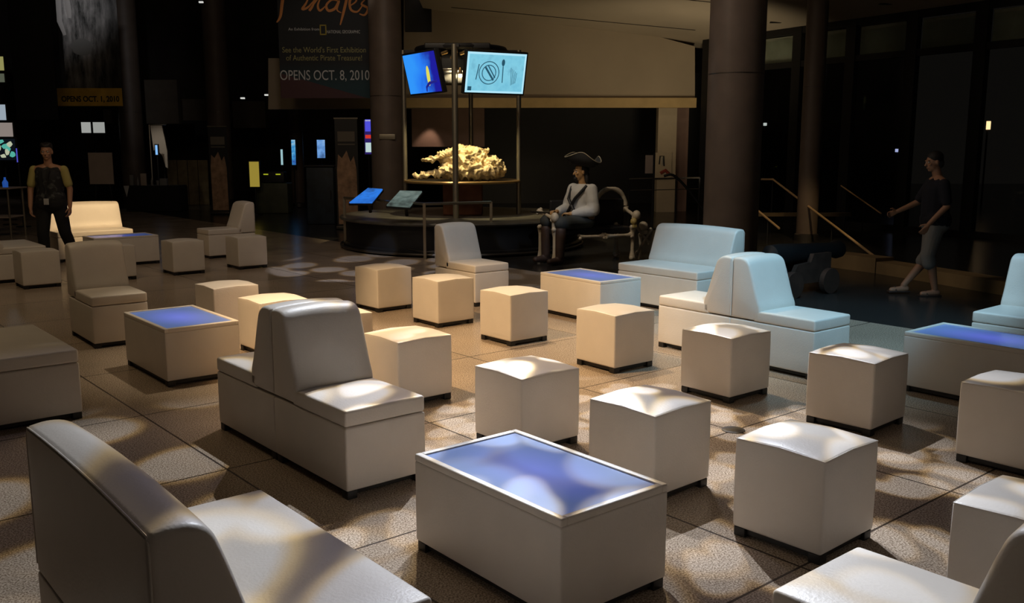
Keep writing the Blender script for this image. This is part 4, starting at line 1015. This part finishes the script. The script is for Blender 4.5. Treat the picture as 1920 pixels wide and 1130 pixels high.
for (pxs, r_) in (
    ([(552, -70), (538, -40), (530, 0), (526, 30), (519, 42)], 2.6), ([(528, -40), (545, -66), (580, -72), (592, -50), (575, -28), (545, -20)], 2.2),
    ([(580, -8), (574, 6), (567, 17), (577, 14), (588, 2)], 1.9),
    ([(588, 2), (592, -6), (586, 12), (580, 20), (588, 8), (598, -4)], 1.8), ([(602, -6), (596, 10), (600, 20), (610, 12)], 1.8),
    ([(634, 2), (622, 0), (612, 10), (616, 20), (628, 16), (636, 2), (632, 18), (640, 24)], 2.0),
    ([(660, -48), (652, -10), (644, 24), (638, 47)], 2.2), ([(640, -14), (668, -18)], 1.6),
    ([(655, 12), (668, 2), (664, -8), (656, 2), (658, 18), (670, 22), (680, 10)], 1.9), ([(684, 0), (678, 8), (690, 16), (684, 28), (674, 26)], 1.8)):
    bm = B(); stroke(bm, pxs, r_)
    for v in bm.verts: v.co.y = (v.co.y+0.014)*0.12 - 0.009
    obj('script_letter', bm, org, t, sharp=80)

Y = 25.0
c, w_, h_ = sheet_at(106, -80, 231, 197, Y)
t = thing('hanging_banner', 'hanging banner with a grey cavern photo above a yellow strip, OPENS OCT. 1, 2010', 'banner', c)
def cave_mat():
    m, N, L, b = new_mat('grey_cavern_print'); b.inputs['Roughness'].default_value = 0.8
    tc = N.new('ShaderNodeTexCoord'); mp_ = N.new('ShaderNodeMapping'); mp_.inputs['Scale'].default_value = (3.2, 1, 0.8); L.new(tc.outputs['Object'], mp_.inputs[0])
    n = N.new('ShaderNodeTexNoise'); n.inputs['Scale'].default_value = 1.4; n.inputs['Detail'].default_value = 8; n.inputs['Roughness'].default_value = 0.62; L.new(mp_.outputs[0], n.inputs['Vector'])
    sp = N.new('ShaderNodeSeparateXYZ'); L.new(tc.outputs['Object'], sp.inputs[0])
    r = N.new('ShaderNodeValToRGB'); L.new(n.outputs['Fac'], r.inputs[0]); r.color_ramp.elements[0].position = 0.38; r.color_ramp.elements[0].color = (0.03, 0.032, 0.03, 1); r.color_ramp.elements[1].position = 0.72; r.color_ramp.elements[1].color = (0.62, 0.60, 0.58, 1)
    g = N.new('ShaderNodeMapRange'); L.new(sp.outputs[2], g.inputs['Value']); g.inputs['From Min'].default_value = -h_*0.42; g.inputs['From Max'].default_value = h_*0.12; g.inputs['To Min'].default_value = 0.25; g.inputs['To Max'].default_value = 1.0
    gx = N.new('ShaderNodeMapRange'); L.new(sp.outputs[0], gx.inputs['Value']); gx.inputs['From Min'].default_value = w_*0.42; gx.inputs['From Max'].default_value = -w_*0.1; gx.inputs['To Min'].default_value = 0.2; gx.inputs['To Max'].default_value = 1.0
    mm = N.new('ShaderNodeMath'); mm.operation = 'MULTIPLY'; L.new(g.outputs[0], mm.inputs[0]); L.new(gx.outputs[0], mm.inputs[1])
    s_ = N.new('ShaderNodeVectorMath'); s_.operation = 'SCALE'; L.new(r.outputs[0], s_.inputs[0]); L.new(mm.outputs[0], s_.inputs['Scale'])
    L.new(s_.outputs[0], b.inputs['Base Color']); return m
bm = B(); box(bm, (0, 0, 0), (w_, 0.012, h_)); obj('sheet', bm, cave_mat(), t); banner_rod(t, w_, h_/2)
def bl(px, py): return at(px, py, Y) - c + Vector((0, -0.014, 0))
sc = Y/FPX
caveg = mat('print_mid_grey', (0.20, 0.20, 0.19), 0.8); cavel = mat('print_light_grey', (0.50, 0.48, 0.46), 0.8)
for (pts_, m_) in (([(108, -20), (112, 40), (122, 66)], cavel), ([(124, -10), (129, 20), (131, 34)], cavel)):
    bm = B(); tube(bm, [bl(*q) for q in pts_], [5*sc, 5*sc, 3*sc][:len(pts_)], 6)
    for v in bm.verts: v.co.y = (v.co.y+0.014)*0.06 - 0.009
    obj('pale_streak', bm, m_, t)
bm = B(); e0 = bl(154, 88); poly(bm, [(e0.x+(20+2*math.sin(5*a_))*sc*math.cos(a_), -0.010, e0.z+15*sc*math.sin(a_)) for a_ in [2*PI*i/24 for i in range(24)]], 0.003)
obj('boulder_print', bm, caveg, t)
bm = B(); p_ = bl(169, 182); box(bm, p_, (119*sc, 0.006, 32*sc)); obj('yellow_strip', bm, mat('banner_amber', (0.50, 0.30, 0.03), 0.8, var=0.2, vscale=3), t)
text('date_line', 'OPENS OCT. 1, 2010', 14*sc, black, t, bl(170, 186)+Vector((0, -0.006, 0)), width=106*sc, bold=0.006, depth=0.002)
spot('banner_lamp', (-8.5, 20.5, 7.5), (-11.3, 25.0, 6.2), 330, (0.95, 0.95, 1.0), 42, 0.8, 0.1)
spot('banner_lamp_right', (-3.0, 20.0, 6.0), (-4.8, 24.4, 4.0), 65, (1.0, 0.92, 0.8), 50, 0.8, 0.1)

Y = 23.0
c, w_, h_ = sheet_at(8, -60, 110, 224, Y)
t = thing('black_banner', 'plain black hanging banner left of the cavern banner', 'banner', c)
bm = B(); box(bm, (0, 0, 0), (w_, 0.03, h_)); obj('sheet', bm, black, t); banner_rod(t, w_, h_/2)

# upper level parapets in the gloom
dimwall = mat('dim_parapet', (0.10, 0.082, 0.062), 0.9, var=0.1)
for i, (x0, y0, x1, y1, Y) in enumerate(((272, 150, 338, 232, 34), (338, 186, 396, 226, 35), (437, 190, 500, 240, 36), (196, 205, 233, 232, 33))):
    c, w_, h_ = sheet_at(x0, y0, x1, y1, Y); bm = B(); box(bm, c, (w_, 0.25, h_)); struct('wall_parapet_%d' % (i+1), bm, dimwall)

# ------------------------------------------------------------------ left background
def roller(px0, px1, ytop, ybase, lab):
    Y = ground(px0, ybase).y; p = at((px0+px1)/2, ybase, Y); w_ = (px1-px0)/FPX*Y; H_ = at(px0, ytop, Y).z
    t = thing('roller_banner', lab, 'banner', (p.x, Y, 0))
    bm = B(); rbox(bm, (0, 0, 0.05), (w_, 0.25, 0.08), 0.02); obj('base', bm, darksteel, t)
    bm = B(); box(bm, (0, 0, H_/2+0.04), (w_*0.95, 0.012, H_-0.08)); obj('sheet', bm, black, t)
    def leg_mat():
        return mat('brown_figure_print', (0.36, 0.22, 0.13), 0.8, var=0.35, vscale=7)
    bm = B(); z0, z1 = 0.12, H_*0.68
    pts = [(-w_*0.4, -0.014, z0), (w_*0.42, -0.014, z0), (w_*0.40, -0.014, z1*0.8), (w_*0.30, -0.014, z1*0.98), (w_*0.16, -0.014, z1*0.9), (0, -0.014, z1*1.05), (-w_*0.2, -0.014, z1*0.95), (-w_*0.36, -0.014, z1*1.0), (-w_*0.42, -0.014, z1*0.8)]
    poly(bm, pts, 0.006); obj('printed_figure', bm, leg_mat(), t)
    bm = B(); box(bm, (0, -0.012, H_*0.84), (w_*0.72, 0.006, H_*0.09)); box(bm, (0, -0.012, H_*0.77), (w_*0.72, 0.006, H_*0.012)); obj('printed_title', bm, mat('title_grey', (0.15, 0.13, 0.10), 0.8), t)
    bm = B(); tube(bm, [(-w_/2, 0, H_), (w_/2, 0, H_)], 0.02, 8); obj('top_bar', bm, steel, t)
roller(397, 433, 237, 402, 'black roller banner with a brown fringed print in front of the dark column')
roller(632, 676, 222, 430, 'black roller banner with a brown fringed print left of the exhibit column')

# draped table with things on it
Y = 27.0; x0, x1 = at(246, 390, Y).x, at(346, 390, Y).x; TX = (x0+x1)/2; TW = x1-x0
t = thing('draped_table', 'long table under a black cloth in the dim left background', 'table', (TX, Y, 0))
bm = B(); rbox(bm, (0, 0, 0.36), (TW, 0.75, 0.72), 0.03, (20, 4, 4), lambda v: v+Vector((0, 0.015*math.sin(v.x*40)*(0.36-v.z), 0))); obj('cloth', bm, blackcloth, t)
bm = B(); box(bm, (0, 0, 0.73), (TW-0.04, 0.72, 0.02)); obj('tabletop', bm, black, t)
bm = B()
poly(bm, [(-TW/2-0.02, -0.39, 0.74), (-TW/2+0.14, -0.39, 0.74), (-TW/2+0.06, -0.40, 0.42)], 0.006); tag(obj('paper_sheet', bm, mat('white_paper', (0.55, 0.55, 0.55), 0.8), None, (TX, Y, 0)), 'white folded paper hanging over the left corner of the black-draped table', 'paper')
random.seed(2)
specs = [(-0.62, (0.10, 0.08, 0.30), 'pale_box'), (-0.45, (0.07, 0.07, 0.24), 'bottle'), (-0.28, (0.16, 0.06, 0.34), 'leaflet_stand'), (-0.05, (0.06, 0.06, 0.22), 'bottle'), (0.12, (0.10, 0.10, 0.14), 'paper_cup'), (0.30, (0.20, 0.14, 0.20), 'pale_box')]
labs = ['small pale carton at the left end of the black-draped table', 'slim pale bottle beside the carton on the black-draped table', 'brown leaflet stand in the middle of the black-draped table', 'slim bottle just right of the leaflet stand', 'small grey cup on the black-draped table', 'grey carton right of the cup on the black-draped table']
for (dx, s_, nm), lab in zip(specs, labs):
    bm = B()
    if nm == 'bottle': lathe(bm, [(s_[0]*0.5, 0), (s_[0]*0.5, s_[2]*0.6), (s_[0]*0.2, s_[2]*0.8), (s_[0]*0.2, s_[2])], seg=16)
    elif nm == 'paper_cup': lathe(bm, [(s_[0]*0.35, 0), (s_[0]*0.5, s_[2])], seg=16)
    else: rbox(bm, (0, 0, s_[2]/2), s_, 0.008)
    m_ = paper if nm == 'leaflet_stand' else mat('grey_item', (0.20, 0.20, 0.20), 0.6)
    tag(obj(nm, bm, m_, None, (TX+dx, Y-0.2, 0.742)), lab, {'bottle': 'bottle', 'pale_box': 'box', 'leaflet_stand': 'stand', 'paper_cup': 'cup'}[nm])

# pale hanging cloth with small screens behind
Y = 28.0; p = at(298, 235, Y)
t = thing('hanging_cloth', 'long narrow white cloth hanging beside the dark column', 'cloth', p)
bm = B(); hh = 78*Y/FPX; prof_ = []
bm2pts = [(-0.26, 0), (0.08, 0), (0.15, -0.35*hh), (0.20, -0.6*hh), (0.18, -hh), (0.12, -hh*0.98), (0.06, -hh*0.72), (-0.06, -hh*0.6), (-0.2, -0.58*hh)]
poly(bm, [(x, 0.02*math.sin(9*z), z) for x, z in bm2pts], 0.05); obj('cloth', bm, mat('ivory_cloth', (0.60, 0.54, 0.47), 0.9, bump=0.4, bscale=12), t)
spot('booth_lamp', (p.x-0.2, Y-1.6, 3.6), (p.x+0.1, Y-0.2, 1.3), 45, (1.0, 0.9, 0.75), 50, 0.8, 0.05)
bm = B(); tube(bm, [(-0.3, 0.02, 0.02), (0.2, 0.02, 0.02)], 0.02, 8); tube(bm, [(-0.3, 0.02, 0.02), (-0.3, 0.02, -p.z+0.01)], 0.02, 8); obj('rail', bm, steel, t)
def lit(name, x0, y0, x1, y1, Y, col, s, lab, cat='sign', hold=None):
    if name in ('small_screen', 'lit_sign', 'light_strip', 'upright_screen', 'yellow_panel'): hold = 'stand'
    elif name in ('wall_board', 'menu_board', 'side_sign') and not hold: hold = 'cord'
    c, w_, h_ = sheet_at(x0, y0, x1, y1, Y); t = thing(name, lab, cat, c)
    bm = B(); rbox(bm, (0, 0.03, 0), (w_+0.06, 0.06, h_+0.06), 0.01); obj('frame', bm, black, t)
    if hold == 'stand':
        bm = B(); tube(bm, [(0, 0.03, -h_/2), (0, 0.03, -c.z+0.01)], 0.02, 8); lathe(bm, [(0.16, 0), (0.16, 0.02), (0.03, 0.03)], (0, 0.03, -c.z), 20); obj('stand', bm, black, t)
    elif hold == 'cord':
        bm = B(); tube(bm, [(0, 0.03, h_/2), (0, 0.03, 9.0-c.z)], 0.008, 6); obj('cord', bm, black, t)
    bm = B(); box(bm, (0, -0.006, 0), (w_, 0.012, h_)); obj('face', bm, col if not isinstance(col, tuple) else emis(name+'_glow', col, s), t)
    return t
def pic(name, c0, c1, c2, s, n=3): return grad(name, c0, c1, c2, 2, 0.4, s, n)
lit('small_screen', 291, 272, 296, 290, 27.7, (0.25, 0.55, 1.0), 0.9, 'narrow blue screen in front of the hanging white cloth', 'screen')
lit('small_screen', 303, 272, 308, 288, 28.6, (0.10, 0.25, 0.8), 0.7, 'dimmer narrow blue screen at the right of the hanging white cloth', 'screen')
lit('wall_board', 152, 229, 171, 249, 32, (0.36, 0.37, 0.35), 0.9, 'left of the two pale lit boards below the cavern banner', 'sign')
lit('wall_board', 174, 229, 197, 249, 32, (0.33, 0.34, 0.32), 0.9, 'right of the two pale lit boards below the cavern banner', 'sign')
lit('lit_sign', 526, 280, 531, 309, 30, (0.40, 0.65, 0.7), 0.8, 'thin vertical pale light strip left of the narrow dark column', 'sign')
lit('lit_sign', 546, 262, 555, 309, 28.4, pic('sign_picture', (0.02, 0.05, 0.3), (0.05, 0.3, 0.6), (0.5, 0.7, 0.75), 1.0, 9), 1, 'tall narrow blue and white sign in front of the narrow dark column', 'sign')
lit('upright_screen', 594, 262, 610, 296, 30, pic('screen_picture', (0.02, 0.05, 0.15), (0.15, 0.35, 0.75), (0.4, 0.6, 0.8), 0.9, 5), 1, 'blue and white upright screen between the narrow column and the roller banner', 'screen')
t = lit('lit_sign', 683, 226, 697, 289, 24.0, (0.02, 0.01, 0.12), 1.0, 'tall sign with blue, red and white bands half behind the exhibit column', 'sign')
for dz, hh, cc in ((0.30, 0.30, (0.08, 0.08, 0.75)), (0.02, 0.09, (0.7, 0.04, 0.02)), (-0.25, 0.24, (0.55, 0.72, 0.7)), (0.42, 0.03, (0.6, 0.6, 0.5))):
    bm = B(); box(bm, (0.01, -0.016, dz), (0.15, 0.008, hh)); obj('lit_band', bm, emis('band_glow', cc, 0.9), t)
t = lit('yellow_panel', 467, 303, 487, 350, 25.5, (0.36, 0.27, 0.04), 0.8, 'glowing yellow panel standing right of the roller banner', 'sign')

# dim ochre partition behind the draped table
c, w_, h_ = sheet_at(312, 300, 392, 345, 30.0)
t = thing('partition', 'dim ochre low partition of upright panels behind the black-draped table', 'partition', (c.x, 30.0, 0))
for k_ in range(4):
    bm = B(); rbox(bm, (-w_/2+w_*(k_+0.5)/4, 0, (c.z+h_/2)/2), (w_/4-0.02, 0.05, c.z+h_/2), 0.01); obj('panel', bm, mat('ochre_panel', (0.16, 0.12, 0.06), 0.8, var=0.3, vscale=4), t)
# display board on an easel
Y = 24.5; c, w_, h_ = sheet_at(165, 286, 214, 345, Y)
t = thing('display_board', 'plain beige display board behind the amber-lit loveseat', 'board', (c.x, Y, 0))
bm = B(); box(bm, (0, 0, c.z), (w_, 0.03, h_)); obj('board', bm, paper, t)
for sx in (-1, 1):
    bm = B(); tube(bm, [(sx*0.25, 0.03, 0), (sx*0.12, 0.03, c.z+h_/2+0.05)], 0.018, 6); obj('leg', bm, black, t)
# olive bin cart and blue cabinet
Y = 26.2; c, w_, h_ = sheet_at(484, 326, 545, 382, Y)
t = thing('olive_counter', 'low dark olive counter with lime lights beyond the far single chair', 'counter', (c.x, Y, 0))
bm = B(); rbox(bm, (0, 0, 0.42), (w_, 0.6, 0.84), 0.03); obj('body', bm, mat('olive_laminate', (0.05, 0.055, 0.03), 0.5, var=0.3), t)
bm = B(); rbox(bm, (0, 0, 1.0), (w_*0.75, 0.4, 0.30), 0.03); obj('hood', bm, black, t)
for sx in (-0.17, 0.17):
    bm = B(); rbox(bm, (sx, -0.21, 1.08), (0.13, 0.02, 0.03), 0.005); obj('lime_light', bm, emis('lime_glow', (0.45, 0.5, 0.02), 0.8), t)
Y = 22.5; c, w_, h_ = sheet_at(578, 312, 632, 400, Y)
t = thing('blue_cabinet', 'dark blue cabinet with a mottled front beside the roller banner', 'cabinet', (c.x, Y, 0))
bm = B(); rbox(bm, (0, 0, 0.68), (w_, 0.6, 1.36), 0.02); obj('body', bm, mat('navy_laminate', (0.012, 0.022, 0.035), 0.5, var=0.5, vscale=5), t)
bm = B(); rbox(bm, (0, -0.02, 1.38), (w_+0.06, 0.66, 0.04), 0.01); obj('top', bm, black, t)
bm = B(); tube(bm, [(0.25, -0.32, 0.6), (0.25, -0.32, 0.8)], 0.012, 6); obj('handle', bm, darksteel, t)

# left edge: lit counter boards, poster, table
lit('menu_board', -20, 196, 12, 225, 22.0, (0.30, 0.36, 0.42), 1.0, 'pale blue-white lit board at the left edge, upper of two', 'sign')
lit('menu_board', -20, 230, 25, 256, 22.0, (0.24, 0.20, 0.18), 1.0, 'wide greyish lit board at the left edge, right above the cyan poster', 'sign', 'stand')
lit('side_sign', -20, 106, 8, 132, 23.5, (0.30, 0.28, 0.10), 0.9, 'small yellowish lit sign at the left edge beside the black hanging panel', 'sign')
lit('side_sign', -20, 138, 9, 154, 23.5, (0.09, 0.10, 0.07), 0.9, 'dim greenish sign at the left edge under the yellowish one', 'sign', 'stand')
t = lit('lit_poster', -20, 260, 31, 300, 21.6, (0.003, 0.005, 0.008), 1.0, 'black poster with a glowing cyan and cream shape at the left edge', 'poster')
random.seed(5)
for k_ in range(9):
    bm = B(); cx_ = -0.12+0.38*k_/9; cz_ = random.uniform(-0.18, 0.18)
    pts = [(cx_+random.uniform(0.04, 0.09)*math.cos(a_), -0.016, cz_+random.uniform(0.03, 0.09)*math.sin(a_)) for a_ in [2*PI*i/7 for i in range(7)]]
    poly(bm, pts, 0.004); obj('printed_shape', bm, emis('shape_glow', ((0.10, 0.5, 0.40), (0.55, 0.6, 0.42))[k_ % 2], 0.8), t)
t = lit('light_strip', 30, 278, 34, 304, 21.4, (0.10, 0.10, 0.65), 0.8, 'short vertical violet light strip beside the cyan poster', 'lamp')
Y = 19.0; p = at(-5, 350, Y)
t = thing('side_table', 'small table with beige top at the left edge behind the man', 'table', (p.x-0.1, Y, 0))
bm = B(); rbox(bm, (0, 0, 1.0), (1.05, 0.7, 0.03), 0.01); obj('tabletop', bm, paper, t)
bm = B(); rbox(bm, (0, 0, 0.42), (0.9, 0.6, 0.03), 0.01); obj('shelf', bm, paper, t)
for sx in (-0.45, 0.45):
    for sy in (-0.28, 0.28):
        bm = B(); tube(bm, [(sx, sy, 0), (sx, sy, 0.99)], 0.022, 8); obj('leg', bm, steel, t)
bm = B(); lathe(bm, [(0.05, 0), (0.055, 0.1), (0.02, 0.16), (0.02, 0.2)], seg=16); tag(obj('blue_bottle', bm, emis('blue_bottle_glow', (0.02, 0.10, 0.45), 0.6), None, (p.x+0.22, Y-0.1, 1.016)), 'small glowing blue bottle on the beige side table', 'bottle')
# tiny ceiling lights in the dark upper left
for i, (px, py, lab) in enumerate(((455, 184, 'tiny white lamp in the dark left of the tan wall corner'), (500, 178, 'tiny white lamp just beside the tan wall corner'), (377, 4, 'tiny lamp high in the dark between the two columns'))):
    p = at(px, py, 30); t = thing('pendant_lamp', lab, 'lamp', p)
    bm = B(); rbox(bm, (0, 0, 0), (0.13, 0.08, 0.05), 0.01); obj('lamp_face', bm, emis('pendant_glow', (0.9, 0.9, 0.85), 0.7), t)
    bm = B(); tube(bm, [(0, 0, 0.03), (0, 0, 9.0-p.z)], 0.01, 6); obj('cord', bm, black, t)
